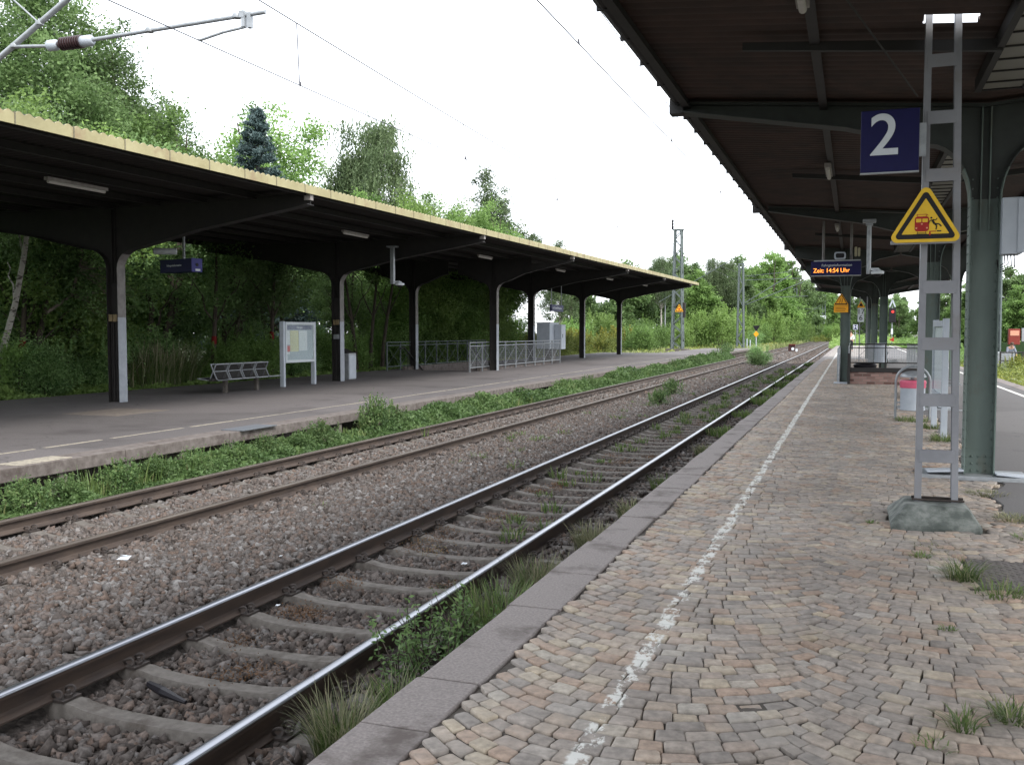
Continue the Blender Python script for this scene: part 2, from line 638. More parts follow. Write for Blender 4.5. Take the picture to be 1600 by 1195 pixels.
def grid_sheet(name, x0, x1, y0, y1, dx, dy, zf, m, kind='structure'):
    xs = np.arange(x0, x1 + dx * .5, dx)
    ys = np.arange(y0, y1 + dy * .5, dy)
    X, Y = np.meshgrid(xs, ys)
    Z = zf(X, Y)
    V = np.stack([X, Y, Z], -1).reshape(-1, 3)
    nx, ny = len(xs), len(ys)
    i = np.arange(nx * ny).reshape(ny, nx)
    F = np.stack([i[:-1, :-1], i[:-1, 1:], i[1:, 1:], i[1:, :-1]], -1).reshape(-1, 4)
    return tag(np_obj(name, V, F, m, smooth=True), kind=kind)


def wobble(X, Y, s, seed):
    r = np.random.default_rng(seed)
    z = 0
    for k in range(7):
        a, b, p = r.normal(0, s), r.normal(0, s), r.uniform(0, 6.28)
        z = z + np.sin(a * X + b * Y + p)
    return z / 4


def bed_z(X, Y):
    z = -.525 + .012 * wobble(X, Y, 4, 3)
    z = z + .035 * np.exp(-((X + 5.7) / .8) ** 2) - .05 * (X > -2.6) - .05 * (X < -8.95)
    z = z - .068 * (np.abs(X + 3.657) < .7) - .045 * (np.abs(X + 7.71) < .7)
    return z


grid_sheet('ballast_bed', -10.0, -1.9, -4, 240, .1, .4, bed_z, M['ballast_bed'])

# ---- sleepers and rails
TRACK_NEAR, TRACK_FAR = -3.657, -7.71
RAIL_TOP = -.339
RAIL_FOOT = RAIL_TOP - .154


def make_sleeper():
    xs = [(-1.3, -.05), (-1.26, -.008), (-1.0, 0), (-.56, 0), (-.47, -.02), (-.3, -.036), (0, -.042), (.3, -.036), (.47, -.02), (.56, 0), (1.0, 0), (1.26, -.008), (1.3, -.05)]
    b = MB()
    rows = []
    for x, z in xs:
        rows.append([(x, -.115, -.2), (x, -.074, z - .016), (x, -.06, z), (x, .06, z), (x, .074, z - .016), (x, .115, -.2)])
    vs = [p for r in rows for p in r]
    fs = []
    for i in range(len(rows) - 1):
        for k in range(5):
            fs.append((i * 6 + k, i * 6 + k + 1, (i + 1) * 6 + k + 1, (i + 1) * 6 + k))
    fs.append(tuple(range(6)))
    fs.append(tuple(len(vs) - 1 - k for k in range(6)))
    fs = [tuple(reversed(f)) for f in fs]
    b.add(vs, fs)
    return b


SLEEPER_LABEL = {TRACK_NEAR: ('concrete sleeper with dipped middle under the shiny rails of the near track', 'sleepers of the near track'),
                 TRACK_FAR: ('concrete sleeper half sunk in ballast under the rusty rails of the far track', 'sleepers of the far track')}


def clip_mesh(side):
    b = MB()
    for y in (-.05, .05):
        pts = []
        for k in range(11):
            a = math.pi * 1.6 * k / 10 - .3
            pts.append((side * (.085 + .03 * math.cos(a)), y + .012 * math.sin(a * 2), .028 + .03 * math.sin(a)))
        b.tube(pts, .0085, 6)
    b.lathe([(.024, 0), (.024, .03), (.012, .032), (.012, .055), (.001, .058)], (side * .12, 0, 0), 8)
    b.box((side * .10 - .05, -.07, -.002), (side * .10 + .05, .07, .012))
    return b


slp_src = None
for tx in (TRACK_NEAR, TRACK_FAR):
    lab, grp = SLEEPER_LABEL[tx]
    for i in range(-4, 118):
        y = 4.2457 + .6 * i
        if i > 60 and tx == TRACK_FAR and False:
            continue
        z = RAIL_FOOT - .004 - (.012 if tx == TRACK_FAR else 0)
        if slp_src is None:
            root = empty('concrete_sleeper', (tx, y, z))
            make_sleeper().build('beam', M['concrete'], root, smooth=35)
            for sx in (-.7525, .7525):
                for sd_ in (-1, 1):
                    c = clip_mesh(sd_).build('rail_clip', M['clip'], root, smooth=40)
                    c.location = (sx, 0, .004)
            slp_src = root
            beam = [c for c in root.children if c.name.startswith('beam')][0]
            o = root
        elif y < 34:
            o = copy_tree(slp_src)
        else:
            o = beam.copy()
            COL.objects.link(o)
            o.parent = None
            o.name = 'concrete_sleeper'
        o.location = (tx + random.uniform(-.01, .01), y + random.uniform(-.012, .012), z)
        o.rotation_euler = (0, 0, random.uniform(-.008, .008))
        tag(o, lab, 'sleeper', grp)


def rail(x, y0, y1, head, body, label, ztop=RAIL_TOP):
    prof = [(-.07, -.154), (.07, -.154), (.07, -.143), (.02, -.128), (.009, -.115), (.008, -.055), (.012, -.045), (.035, -.036), (.036, -.014)]
    prof_l = [(-a, b) for a, b in reversed(prof[2:])]
    ring = prof + [(.028, -.004)] + [(-.028, -.004)] + prof_l
    root = empty('rail', (x, 0, ztop), label=label, cat='rail')
    ys = list(np.linspace(y0, y1, 40))
    n = len(ring)
    b = MB()
    vs = [(p[0], y, p[1]) for y in ys for p in ring]
    fs = []
    for i in range(len(ys) - 1):
        for k in range(n):
            fs.append((i * n + k, (i + 1) * n + k, (i + 1) * n + (k + 1) % n, i * n + (k + 1) % n))
    fs = [tuple(reversed(f)) for f in fs]
    b.add(vs, fs)
    b.build('rail_body', body, root, smooth=30)
    cap = [(.0365, -.017), (.036, -.009), (.03, -.0025), (.016, 0), (-.016, 0), (-.03, -.0025), (-.036, -.009), (-.0365, -.017)]
    h = MB()
    n = len(cap)
    h.add([(p[0], y, p[1]) for y in ys for p in cap], [(i * n + k + 1, (i + 1) * n + k + 1, (i + 1) * n + k, i * n + k) for i in range(len(ys) - 1) for k in range(n - 1)])
    h.build('running_surface', head, root, smooth=60)
    return root


rail(TRACK_NEAR + .7525, -4, 235, M['steel'], M['rust'], 'shiny rail of the near track closest to the cobbled platform')
rail(TRACK_NEAR - .7525, -4, 235, M['steel'], M['rust'], 'shiny rail of the near track farther from the cobbled platform')
rail(TRACK_FAR + .7525, -4, 235, M['steel_dull'], M['rust_light'], 'dull brown rail of the far track on its ballast side')
rail(TRACK_FAR - .7525, -4, 235, M['steel_dull'], M['rust_light'], 'dull brown rail of the far track beside the weedy platform edge')

# ---- ballast stones (one mass of crushed stone)
ico_v = []
ph = (1 + 5 ** .5) / 2
for a, b_ in ((1, ph), (-1, ph), (1, -ph), (-1, -ph)):
    ico_v += [(0, a, b_), (a, b_, 0), (b_, 0, a)]
ico_v = np.array(ico_v, float)
ico_v /= np.linalg.norm(ico_v[0])
from itertools import combinations
ed = 1.06
ico_f = []
for tri in combinations(range(12), 3):
    p = ico_v[list(tri)]
    if all(np.linalg.norm(p[i] - p[(i + 1) % 3]) < ed for i in range(3)):
        nrm = np.cross(p[1] - p[0], p[2] - p[0])
        ico_f.append(tri if nrm @ p[0] > 0 else (tri[0], tri[2], tri[1]))
ico_f = np.array(ico_f)
cub_v = np.array([(x, y, z) for x in (-1, 1) for y in (-1, 1) for z in (-1, 1)], float) * .68
cub_f = np.array([(0, 1, 3, 2), (4, 6, 7, 5), (0, 4, 5, 1), (2, 3, 7, 6), (0, 2, 6, 4), (1, 5, 7, 3)])


def rand_rot(n):
    q = rng.normal(size=(n, 4))
    q /= np.linalg.norm(q, axis=1)[:, None]
    a, b, c, d = q.T
    return np.stack([1 - 2 * (c * c + d * d), 2 * (b * c - a * d), 2 * (b * d + a * c), 2 * (b * c + a * d), 1 - 2 * (b * b + d * d), 2 * (c * d - a * b), 2 * (b * d - a * c), 2 * (c * d + a * b), 1 - 2 * (b * b + c * c)], -1).reshape(n, 3, 3)


def stones(P, size, tv, tf):
    n = len(P)
    L = tv[None] * (1 + rng.uniform(-.28, .28, (n, len(tv), 1)))
    L = L + rng.normal(0, .17, L.shape)
    sc = size[:, None] * rng.uniform(.5, 1.3, (n, 3))
    L = L * sc[:, None, :]
    V = np.einsum('nij,nkj->nki', rand_rot(n), L) + P[:, None, :]
    F = tf[None] + (np.arange(n) * len(tv))[:, None, None]
    return V.reshape(-1, 3), F.reshape(-1, tf.shape[1]), n


def stone_field(n, x0, x1, y0, y1):
    P = np.stack([rng.uniform(x0, x1, n), rng.uniform(y0, y1, n)], -1)
    ok = P[:, 0] / np.maximum(P[:, 1], .1) > -2.1
    fy = np.abs(((P[:, 1] - 4.2457 + .3) % .6) - .3)
    for tx in (TRACK_NEAR, TRACK_FAR):
        dx = np.abs(P[:, 0] - tx)
        lim = .095 if tx == TRACK_NEAR else .075
        ok &= ~((dx < 1.06) & (fy < lim))
        ok &= ~((dx > 1.06) & (dx < 1.3) & (fy < .06))
        for s in (-.7525, .7525):
            ok &= np.abs(P[:, 0] - tx - s) > .075
    P = P[ok]
    z = bed_z(P[:, 0], P[:, 1]) + rng.uniform(-.01, .03, len(P))
    inn = (np.abs(P[:, 0] - TRACK_NEAR) < .7)
    z = z - inn * .0
    gap = (P[:, 0] > -5.5 + .0) & (P[:, 0] < -4.6)
    return np.concatenate([P, z[:, None]], 1)


def tints(P):
    t = rng.beta(2.2, 2.2, len(P))
    # darker stones in the running track; lighter stones in the space between
    c = np.exp(-((P[:, 0] + 5.7) / .75) ** 2)
    dk = np.exp(-((P[:, 0] - TRACK_NEAR) / .9) ** 2)
    return np.clip(t + .08 * c - .12 * dk, 0, 1)


VV, FF, TT, off = [], [], [], 0
for (n, x0, x1, y0, y1, s0, s1) in ((98000, -8.8, -2.2, 1.4, 13, .017, .035),):
    P = stone_field(n, x0, x1, y0, y1)
    h_ = len(P) // 5
    V, F, k = stones(P[:h_], rng.uniform(s0, s1, h_), ico_v, ico_f)
    V2, F2, k = stones(P[h_:], rng.uniform(s0 * .85, s1 * 1.15, len(P) - h_) * 1.1, cub_v, cub_f)
    tt = tints(P)
    tag(np_obj('ballast', np.concatenate([V, V2]), [F, F2 + len(V)], M['ballast'], tint=np.concatenate([np.repeat(tt[:h_], len(ico_f)), np.repeat(tt[h_:], len(cub_f))])), 'loose crushed brown and grey ballast stones around the tracks', 'ballast', kind='stuff')
Ps = []
for (n, x0, x1, y0, y1, s0, s1) in ((60000, -8.8, -2.2, 13, 30, .022, .042), (40000, -9.2, -2.2, 30, 75, .04, .07), (9000, -9.2, -2.2, 75, 150, .07, .12)):
    P = stone_field(n, x0, x1, y0, y1)
    V, F, k = stones(P, rng.uniform(s0, s1, len(P)), cub_v, cub_f)
    VV.append(V)
    FF.append(F + off)
    off += len(V)
    TT.append(np.repeat(tints(P), len(cub_f)))
tag(np_obj('ballast', np.concatenate(VV), np.concatenate(FF), M['ballast'], tint=np.concatenate(TT)), 'distant crushed ballast stones running between the platforms', 'ballast', kind='stuff')

# ------------------------------------------------------------------ right platform
KX = -1.96
tag(MB().box((-1.93, -4, -.66), (4.93, 128, -.05)).build('platform', M['concrete_edge']), kind='structure')

# kerb stones
kb = MB()
ys = [-3, -1.9, -.8, .3, 1.35, 2.4, 3.51, 4.08, 5.35, 6.2, 7.21, 8.3]
while ys[-1] < 120:
    ys.append(ys[-1] + random.choice([.85, 1.0, 1.05, 1.1, 1.25]))
for a, b in zip(ys[:-1], ys[1:]):
    x0 = KX + random.uniform(-.012, .012)
    x1 = -1.625 + random.uniform(-.012, .012)
    z = random.uniform(-.006, .006)
    c = .018
    g = .006
    pr = [(x0, -.3), (x1, -.3), (x1, z - .008), (x1 - .008, z), (x0 + .02, z), (x0, z - .02)]
    kb.prism(pr, a + g, b - g, 'xz')
tag(kb.build('platform_edge', M['kerb'], bevel=.004), kind='structure')

# sand bed below the stones
grid_sheet('paving_bed', -1.66, 1.62, 1.8, 62, .06, .08, lambda X, Y: -.0195 + .0105 * np.clip(wobble(X, Y, 5, 11) + .3 * wobble(X, Y, 22, 5), -1.1, 1.05), M['dirt'])
tag(MB().box((-1.62, 62, -.04), (1.6, 126, -.006)).build('paving', M['cobble']), kind='structure')

# cobbles laid in segmental arches
OBST = [(.32, 1.05, 8.55, 9.45), (1.1, 1.62, 11.6, 12.3), (.78, 1.4, 6.72, 7.62)]


def cobbles(y_from, y_to, fine):
    RR, hw = .98, .7
    drng = random.Random(5)
    dlt = {}
    def edge(k, b):
        return -.12 if b == 0 else dlt.setdefault((k, b), drng.uniform(-.07, .07))
    th = math.asin(hw / RR)
    vs, fq, ft, tq, tt = [], [], [], [], []
    centre_pal = 0
    for ci, xc in enumerate((-.9, .5, 1.9)):
        k = 0
        y = y_from - .45
        pitch_base = .104
        while y < y_to:
            k += 1
            pitch = pitch_base * (1 + .07 * math.sin(k * 2.1))
            n = random.choice((13, 14, 14))
            cuts = np.cumsum([0] + [random.uniform(.75, 1.25) for _ in range(n)])
            lo_, hi_ = -th + edge(k, ci) - .035, th + edge(k, ci + 1) + .035
            cuts = lo_ + cuts / cuts[-1] * (hi_ - lo_)
            shift = random.uniform(-.03, .03)
            for i in range(n):
                a0, a1 = cuts[i] + .0022 / RR, cuts[i + 1] - .0022 / RR
                j = lambda s=.004: random.uniform(-s, s)
                cosm = math.cos((a0 + a1) / 2)
                p = pitch * (.9 if cosm < .85 else 1)
                q = []
                for (aa, yy) in ((a0, .0064), (a1, .0064), (a1, pitch - .0064), (a0, pitch - .0064)):
                    rr = RR
                    ca_, sa_ = math.cos(aa), math.sin(aa)
                    q.append((xc + rr * sa_ - .8 * yy * sa_ * ca_ + j(.004), y + yy * (1 - .8 * sa_ * sa_) + RR - rr * ca_ + j(.004)))
                cx = sum(a for a, _ in q) / 4
                cy = sum(b for _, b in q) / 4
                if cx < -1.62 or cx > 1.42 + .13 * math.sin(cy * 1.7) + .05 * math.sin(cy * 5.1):
                    continue
                if min(a for a, _ in q) < -1.635:
                    q = [(max(a, -1.618), b) for a, b in q]
                if any(o[0] < cx < o[1] and o[2] < cy < o[3] for o in OBST):
                    continue
                if cy < y_from or cy > y_to:
                    continue
                h = random.gauss(0, .0035) + .004 * math.sin(cx * 4 + cy * 1.3)
                if random.random() < .004:
                    h -= .012
                tilx, tily = random.gauss(0, .017), random.gauss(0, .017)
                # warmer stones near the kerb, greyer ones under the roof
                tv = random.betavariate(1.6, 1.6)
                warm = max(0, 1 - (cx + 1.6) / 1.1)
                if random.random() < .45 * warm:
                    tv = random.choice((.42, .55, .6, .86, .9)) + random.uniform(-.05, .05)
                elif random.random() < .35:
                    tv = random.uniform(0, .3)
                tv = min(max(tv, 0), 1)
                o = len(vs)

                def ring(inset, z, ch):
                    pts = []
                    for c in range(4):
                        px, py = q[c]
                        ax, ay = q[c - 1]
                        bx, by = q[(c + 1) % 4]
                        ix, iy = px + (cx - px) * inset, py + (cy - py) * inset
                        if ch:
                            for (ex, ey) in ((ax, ay), (bx, by)):
                                ex, ey = ex + (cx - ex) * inset, ey + (cy - ey) * inset
                                d = math.hypot(ex - ix, ey - iy) + 1e-6
                                pts.append((ix + (ex - ix) * ch / d, iy + (ey - iy) * ch / d))
                        else:
                            pts.append((ix, iy))
                    return [(a, b, z + (a - cx) * tilx + (b - cy) * tily) for a, b in pts]
                if fine:
                    ch = random.uniform(.004, .011)
                    n8 = 8
                    vs += ring(0, h - .045, ch) + ring(.0, h - .0075, ch) + ring(.055, h - .0015, ch) + ring(.2, h, ch) + [(cx, cy, h + random.uniform(-.0015, .0015))]
                    for r_ in range(3):
                        for c in range(n8):
                            fq.append((o + r_ * n8 + c, o + r_ * n8 + (c + 1) % n8, o + (r_ + 1) * n8 + (c + 1) % n8, o + (r_ + 1) * n8 + c))
                            tq.append(tv)
                    for c in range(n8):
                        ft.append((o + 3 * n8 + c, o + 3 * n8 + (c + 1) % n8, o + 4 * n8))
                        tt.append(tv)
                else:
                    vs += ring(0, h - .03, 0) + ring(.02, h - .008, 0) + ring(.16, h, 0)
                    for r_ in range(2):
                        for c in range(4):
                            fq.append((o + r_ * 4 + c, o + r_ * 4 + (c + 1) % 4, o + (r_ + 1) * 4 + (c + 1) % 4, o + (r_ + 1) * 4 + c))
                            tq.append(tv)
                    fq.append((o + 8, o + 9, o + 10, o + 11))
                    tq.append(tv)
            y += pitch
    F = [np.array(fq)] + ([np.array(ft)] if ft else [])
    o = np_obj('paving', np.array(vs), F, M['cobble'], tint=np.array(tq + tt))
    if fine:
        o.data.shade_smooth()
        o.data.set_sharp_from_angle(angle=R(50))
    return tag(o, kind='structure')


cobbles(2.3, 20, True)
cobbles(20, 62, False)

# asphalt part of the right platform
tag(MB().box((1.3, 1.0, -.04), (4.55, 32.05, -.0225)).box((1.6, 32.05, -.04), (4.55, 126, -.0225)).build('asphalt', M['asphalt']), kind='structure')
asp = MB()
pts = []
yy = 1.2
left = []
while yy < 62:
    left.append((1.46 + .13 * math.sin(yy * 1.7) + .05 * math.sin(yy * 5.1) + random.uniform(-.015, .015), yy))
    yy += .12
for (a, b) in zip(left[:-1], left[1:]):
    asp.add([(a[0], a[1], -.003), (4.56, a[1], -.003), (4.56, b[1], -.003), (b[0], b[1], -.003)], [(0, 1, 2, 3)])
    asp.add([(a[0], a[1], -.003), (b[0], b[1], -.003), (b[0] - .01, b[1], -.03), (a[0] - .01, a[1], -.03)], [(0, 1, 2, 3)])
tag(asp.build('asphalt', M['asphalt']), kind='structure')
tag(MB().box((4.57, -3, -.3), (4.95, 126, 0.0)).build('platform_edge', M['kerb'], bevel=.008), kind='structure')
tag(MB().box((4.12, 1, -.002), (4.24, 126, .0015)).build('painted_line', M['white_worn']), kind='structure')

# ------------------------------------------------------------------ left platform
LX = -9.6
lp = MB()
for (x0, x1, y0, y1) in ((-19.4, LX, -4, 37.6), (-15.05, LX, 37.6, 47.6), (-19.4, -18.5, 37.6, 47.6), (-19.4, LX, 47.6, 76)):
    lp.box((x0, y0, -.17), (x1 - .02, y1, 0))
lp.box((-14.5, 76.0, -.17), (LX - .02, 100, -.001))
tag(lp.build('platform', M['asphalt_l']), kind='structure')
eb = MB()
y = -3.5
while y < 100:
    L = 2.36
    if not 37.6 < -99:
        eb.box((LX - .42, y + .008, -.165), (LX, y + L - .008, .003))
    for yp in (y + .02, y + 1.2):
        eb.box((LX - .2, yp, -.66), (LX - .03, yp + .13, -.165))
    y += L
eb.box((-10.35, -4, -.66), (-10.3, 100, -.17))
tag(eb.build('platform_edge', M['concrete_edge'], bevel=.008), kind='structure')
# earth core under the platform, with the stairwell left open
tag(MB().box((-19.4, -4, -.66), (-10.36, 37.58, -.172)).box((-15.03, 37.6, -.66), (-10.36, 47.58, -.172)).box((-19.4, 47.62, -.66), (-10.36, 100, -.172)).build('platform', M['concrete_edge']), kind='structure')
ln = MB()
y = -3
while y < 92:
    L = random.uniform(.4, 1.6)
    x = -10.86 + .012 * math.sin(y * 1.3)
    wd = random.uniform(.025, .045)
    ln.box((x - wd, y, .0008), (x + wd, y + L, .004))
    y += L + (random.uniform(0, .07) if random.random() < .6 else random.uniform(.05, .25))
tag(ln.build('painted_line', M['yellowed']), kind='structure')
# stairwell walls and steps
sw = MB()
sw.box((-18.62, 37.6, -3.2), (-18.5, 47.6, .14))
sw.box((-15.05, 37.6, -3.2), (-14.93, 47.6, .14))
sw.box((-18.5, 47.6, -3.2), (-15.05, 47.72, .14))
for k in range(16):
    sw.box((-18.5, 37.62 + .3 * k, -3.2), (-15.06, 37.9 + .3 * k, -.02 - .17 * k))
sw.box((-18.5, 42.4, -3.2), (-15.06, 47.6, -2.9))
tag(sw.build('stairwell', M['concrete_edge']), kind='structure')
# covers in the platform surfaces
hb = MB()
hb.box((-15.0, 14.9, .001), (-13.62, 15.45, .006), 0).box((-15.0, 15.47, .001), (-13.62, 16.45, .006), 0)
for x in (-14.55, -14.1):
    hb.box((x, 14.9, .006), (x + .02, 16.45, .008), 1)
tag(hb.build('access_cover', [mat('rusty_cover', (.2, .172, .148), (.13, .11, .095), 7, .8), M['concrete_edge']]), 'pair of brown metal access covers flush in the left platform', 'cover')
tag(MB().box((-10.02, 8.9, .003), (-9.66, 9.75, .01)).build('access_cover', M['yellowed'], bevel=.002), 'pale patch plate at the left platform edge over the weeds', 'cover')
tag(MB().box((-9.98, 13.3, .003), (-9.54, 14.3, .02)).build('cable_trough_lid', plain('blue_grey_sheet', (.12, .13, .145), .6), bevel=.003), 'bluish grey metal sheet lying on the left platform edge', 'cover')
ck = MB().box((.8, 6.74, -.03), (1.4, 7.6, -.004))
for i in range(20):
    for j_ in range(13):
        cx_, cy_ = .825 + .045 * j_, 6.77 + .043 * i
        s_ = .016 if (i + j_) % 2 else -.016
        ck.bar((cx_ - .012, cy_ - s_, -.003), (cx_ + .012, cy_ + s_, -.003), .006, .004)
tag(ck.build('manhole_cover', mat('worn_iron', (.16, .145, .135), (.1, .09, .085), 12, .6, .3)), 'ribbed iron manhole cover set in the cobbles at lower right', 'cover')


# ------------------------------------------------------------------ canopies
def arm_curve(w, spring, pts, n=8):
    """lower edge of one cantilever, from the column face outwards"""
    x1, z1 = pts[0]
    P = []
    for k in range(n + 1):
        a = math.pi / 2 * k / n
        P.append((w + (x1 - w) * (1 - math.cos(a)), spring + (z1 - spring) * math.sin(a)))
    return P + list(pts[1:])


def column_parts(parent, x, y, half, spring, low, top, web_m, fl_m, rivets=False, wcol=.28, depth=.26, paint_to=None, zbase=0, soff=None, sides=(-1, 1), arm_m=None):
    """a riveted I column that spreads into two cantilever arms; web faces the platform ends"""
    root = empty('column', (x, y, zbase))
    root.parent = parent
    w = wcol / 2
    low_pts = arm_curve(w, spring, low)
    web = MB()
    for s in sides:
        for (a, b) in zip(low_pts[:-1], low_pts[1:]):
            ta, tb = soff(x + s * a[0]) - zbase - .09, soff(x + s * b[0]) - zbase - .09
            q = [(s * a[0], a[1]), (s * b[0], b[1]), (s * b[0], max(tb, b[1] + .08)), (s * a[0], max(ta, a[1] + .08))]
            if s < 0:
                q = q[::-1]
            web.prism(q, -.009, .009, 'xz')
    web.m = [1] * len(web.m)
    web.box((-w, -.009, .0), (w, .009, spring + .05))
    web.box((-w, -.009, spring + .05), (w, .009, soff(x) - zbase - .05), 1)
    for sx in (-.045, .045):                                    # stiffening angles up the web
        web.box((sx - .006, -.06, 2.8), (sx + .006, .06, soff(x) - zbase - .06))
    web.box((-w + .004, -.016, 0), (w - .004, -.0095, .3))
    web.box((-w + .004, -.016, spring - .3), (w - .004, -.0095, spring + .05))
    for s in (-1, 1):
        f = MB()
        path = [(w, 0)] + ([(w, paint_to)] if paint_to else []) + low_pts
        for i, (a, b) in enumerate(zip(path[:-1], path[1:])):
            d = Vector((b[0] - a[0], b[1] - a[1]))
            nrm = Vector((d.y, -d.x)).normalized() * .014
            q = [(s * a[0], a[1]), (s * (a[0] + nrm.x), a[1] + nrm.y), (s * (b[0] + nrm.x), b[1] + nrm.y), (s * b[0], b[1])]
            if s < 0:
                q = q[::-1]
            mi = 1 if (paint_to and i == 0) else (2 if a[1] > spring + .3 else 0)
            f.prism(q, -depth / 2, depth / 2, 'xz', mi)
        am = arm_m or web_m
        mats = [fl_m[0], fl_m[1], am] if s > 0 or not paint_to else [am, am, am]
        f.build('flange', mats, root)
    tf = MB()                                                   # top flange carrying the purlins
    tip = low_pts[-1][0]
    for s in sides:
        for (a, b) in ((0, tip * .5), (tip * .5, tip)):
            za, zb = soff(x + s * a) - zbase - .09, soff(x + s * b) - zbase - .09
            q = [(s * a, za), (s * b, zb), (s * b, zb + .03), (s * a, za + .03)]
            if s < 0:
                q = q[::-1]
            tf.prism(q, -.1, .1, 'xz')
    tf.build('top_flange', arm_m or web_m, root)
    if rivets:
        rv = web
        zz = .12
        while zz < spring + .3:
            for s in (-1, 1):
                rv.ball((s * (w - .018), -.014, zz), .011, 5)
                if zz < spring:
                    for yy_ in (-.05, .05):
                        rv.ball((s * (w + .013), yy_, zz), .011, 5)
            zz += .105
        for xx in (-.07, 0, .07):
            for zz in (.07, .15, .23):
                rv.ball((xx, -.018, zz), .014, 6)
        for xx in (-.05, .05):
            for zz in (spring - .2, spring - .1, spring):
                rv.ball((xx, -.018, zz), .014, 6)
    web.build('column_web', [web_m, arm_m or web_m], root)
    return root


def corr_roof(name, x0, x1, y0, y1, zf, m, parent, lam=.177, amp=.028, holes=()):
    ys = np.arange(y0, y1 + .001, lam / 6)
    xs = np.array([x0, (x0 + x1) / 2 - .001, x1]) if not holes else np.array(sorted(set([x0, (x0 + x1) / 2, x1] + [h for H in holes for h in H[:2]])))
    X, Y = np.meshgrid(xs, ys)
    Z = zf(X, Y) + amp * np.sin(2 * np.pi * Y / lam)
    nx, ny = len(xs), len(ys)
    V = np.concatenate([np.stack([X, Y, Z], -1).reshape(-1, 3), np.stack([X, Y, Z + .008], -1).reshape(-1, 3)])
    i = np.arange(nx * ny).reshape(ny, nx)
    F = np.stack([i[:-1, :-1], i[1:, :-1], i[1:, 1:], i[:-1, 1:]], -1).reshape(-1, 4)
    if holes:
        mid = V[F].mean(1)
        keep = np.ones(len(F), bool)
        for (a, b, c, d) in holes:
            keep &= ~((mid[:, 0] > a) & (mid[:, 0] < b) & (mid[:, 1] > c) & (mid[:, 1] < d))
        F = F[keep]
    F = np.concatenate([F, (F + nx * ny)[:, ::-1]])
    return np_obj(name, V, F, m, parent, smooth=True)


# ---- right canopy
RX, RHALF = 1.37, 3.47
SR = 10.35
rc = empty('platform_canopy', (0, 0, 0), label='dark canopy with brown corrugated soffit over the cobbled platform', cat='canopy')
RCY = [1.65, 12.0, 22.3]


def rxc(y):
    """centre line of the right canopy, bending a little with the track far away"""
    return RX - max(0, y - 32) * .016


def rz(X, Y=0):
    return 4.26 + .085 * np.abs(X - RX)


corr_roof('roof_sheet', RX - RHALF, RX + RHALF, -3, 66.1, lambda X, Y: rz(X), M['soffit_r'], rc, holes=((.52, .95, 8.93, 9.12),))
rsoff = lambda X: 4.26 + .085 * abs(X - RX)
for yc in RCY:
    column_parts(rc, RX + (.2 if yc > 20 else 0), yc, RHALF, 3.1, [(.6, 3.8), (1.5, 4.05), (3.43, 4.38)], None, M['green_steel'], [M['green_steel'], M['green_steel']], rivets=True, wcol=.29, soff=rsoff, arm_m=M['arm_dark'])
for yc in (32.7, 40.6):
    for xo in (-1.63, 1.63):
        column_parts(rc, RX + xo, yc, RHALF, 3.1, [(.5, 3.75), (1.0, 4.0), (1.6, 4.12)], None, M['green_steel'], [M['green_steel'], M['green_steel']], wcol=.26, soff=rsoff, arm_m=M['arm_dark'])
for yc in (43.2, 53.4, 63.6):
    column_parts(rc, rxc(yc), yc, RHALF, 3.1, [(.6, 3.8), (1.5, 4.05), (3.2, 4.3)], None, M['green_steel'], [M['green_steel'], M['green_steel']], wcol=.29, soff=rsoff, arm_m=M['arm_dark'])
pl = MB()
for xo in (-3.36, -1.75, 1.75, 3.36):
    X0 = RX + xo
    z0 = rsoff(X0) - .03
    pl.box((X0 - .025, -3, z0 - .09), (X0 + .025, 66, z0 - .005))
    pl.box((X0 - .045, -3, z0 - .1), (X0 + .045, 66, z0 - .09))
for yb in (6.8, 9.3, 17.1, 27.4):
    for s in (-1, 1):
        pl.prism([(RX + s * .2, rsoff(RX + s * .2) - .2), (RX + s * 2.4, rsoff(RX + s * 2.4) - .17), (RX + s * 2.4, rsoff(RX + s * 2.4) - .1), (RX + s * .2, rsoff(RX + s * .2) - .1)][::s], yb - .03, yb + .03, 'xz')
pl.build('purlins', M['dark_steel'], rc)
gt = MB()
for s in (-1, 1):
    xe = RX + s * RHALF
    z0 = rsoff(xe)
    pr = [(xe - .06, z0 - .02), (xe - .05, z0 - .075), (xe, z0 - .1), (xe + .05, z0 - .075), (xe + .06, z0 - .02)]
    gt.prism(pr, -3, 66.1, 'xz')
    y = -2.6
    while y < 66:
        gt.box((xe - .064, y, z0 - .104), (xe + .064, y + .03, z0 - .01))
        y += .9
    for yc in [1.65, 12.0, 22.3, 32.7, 43.2, 53.4, 63.6]:
        gt.box((xe - .1, yc - .1, z0 - .2), (xe + .07, yc + .1, z0 - .02))
gt.build('gutter', M['dark_steel'], rc)
for (ya, yb) in ((2.6, 10.9), (13.0, 21.3), (23.3, 31.7), (44.2, 52.4)):
    sk = MB()
    fr = MB()
    y = ya
    while y < yb:
        e = min(y + .42, yb)
        sk.box((RX - .2, y + .02, rsoff(RX) - .135), (RX + .2, e - .02, rsoff(RX) - .127))
        fr.box((RX - .215, e - .02, rsoff(RX) - .15), (RX + .215, e + .0, rsoff(RX) - .12))
        y = e
    for s in (-1, 1):
        fr.box((RX + s * .215 - .03, ya, rsoff(RX) - .16), (RX + s * .215 + .03, yb, rsoff(RX) - .03))
    p = sk.build('skylight', M['skyglass'], rc)
    fr.build('skylight_frame', M['dark_steel'], p)
MB().tube([(-.7, 5.4, 4.35), (.55, 10.2, 3.95)], .009, 6).build('tie_rod', M['dark_steel'], rc)
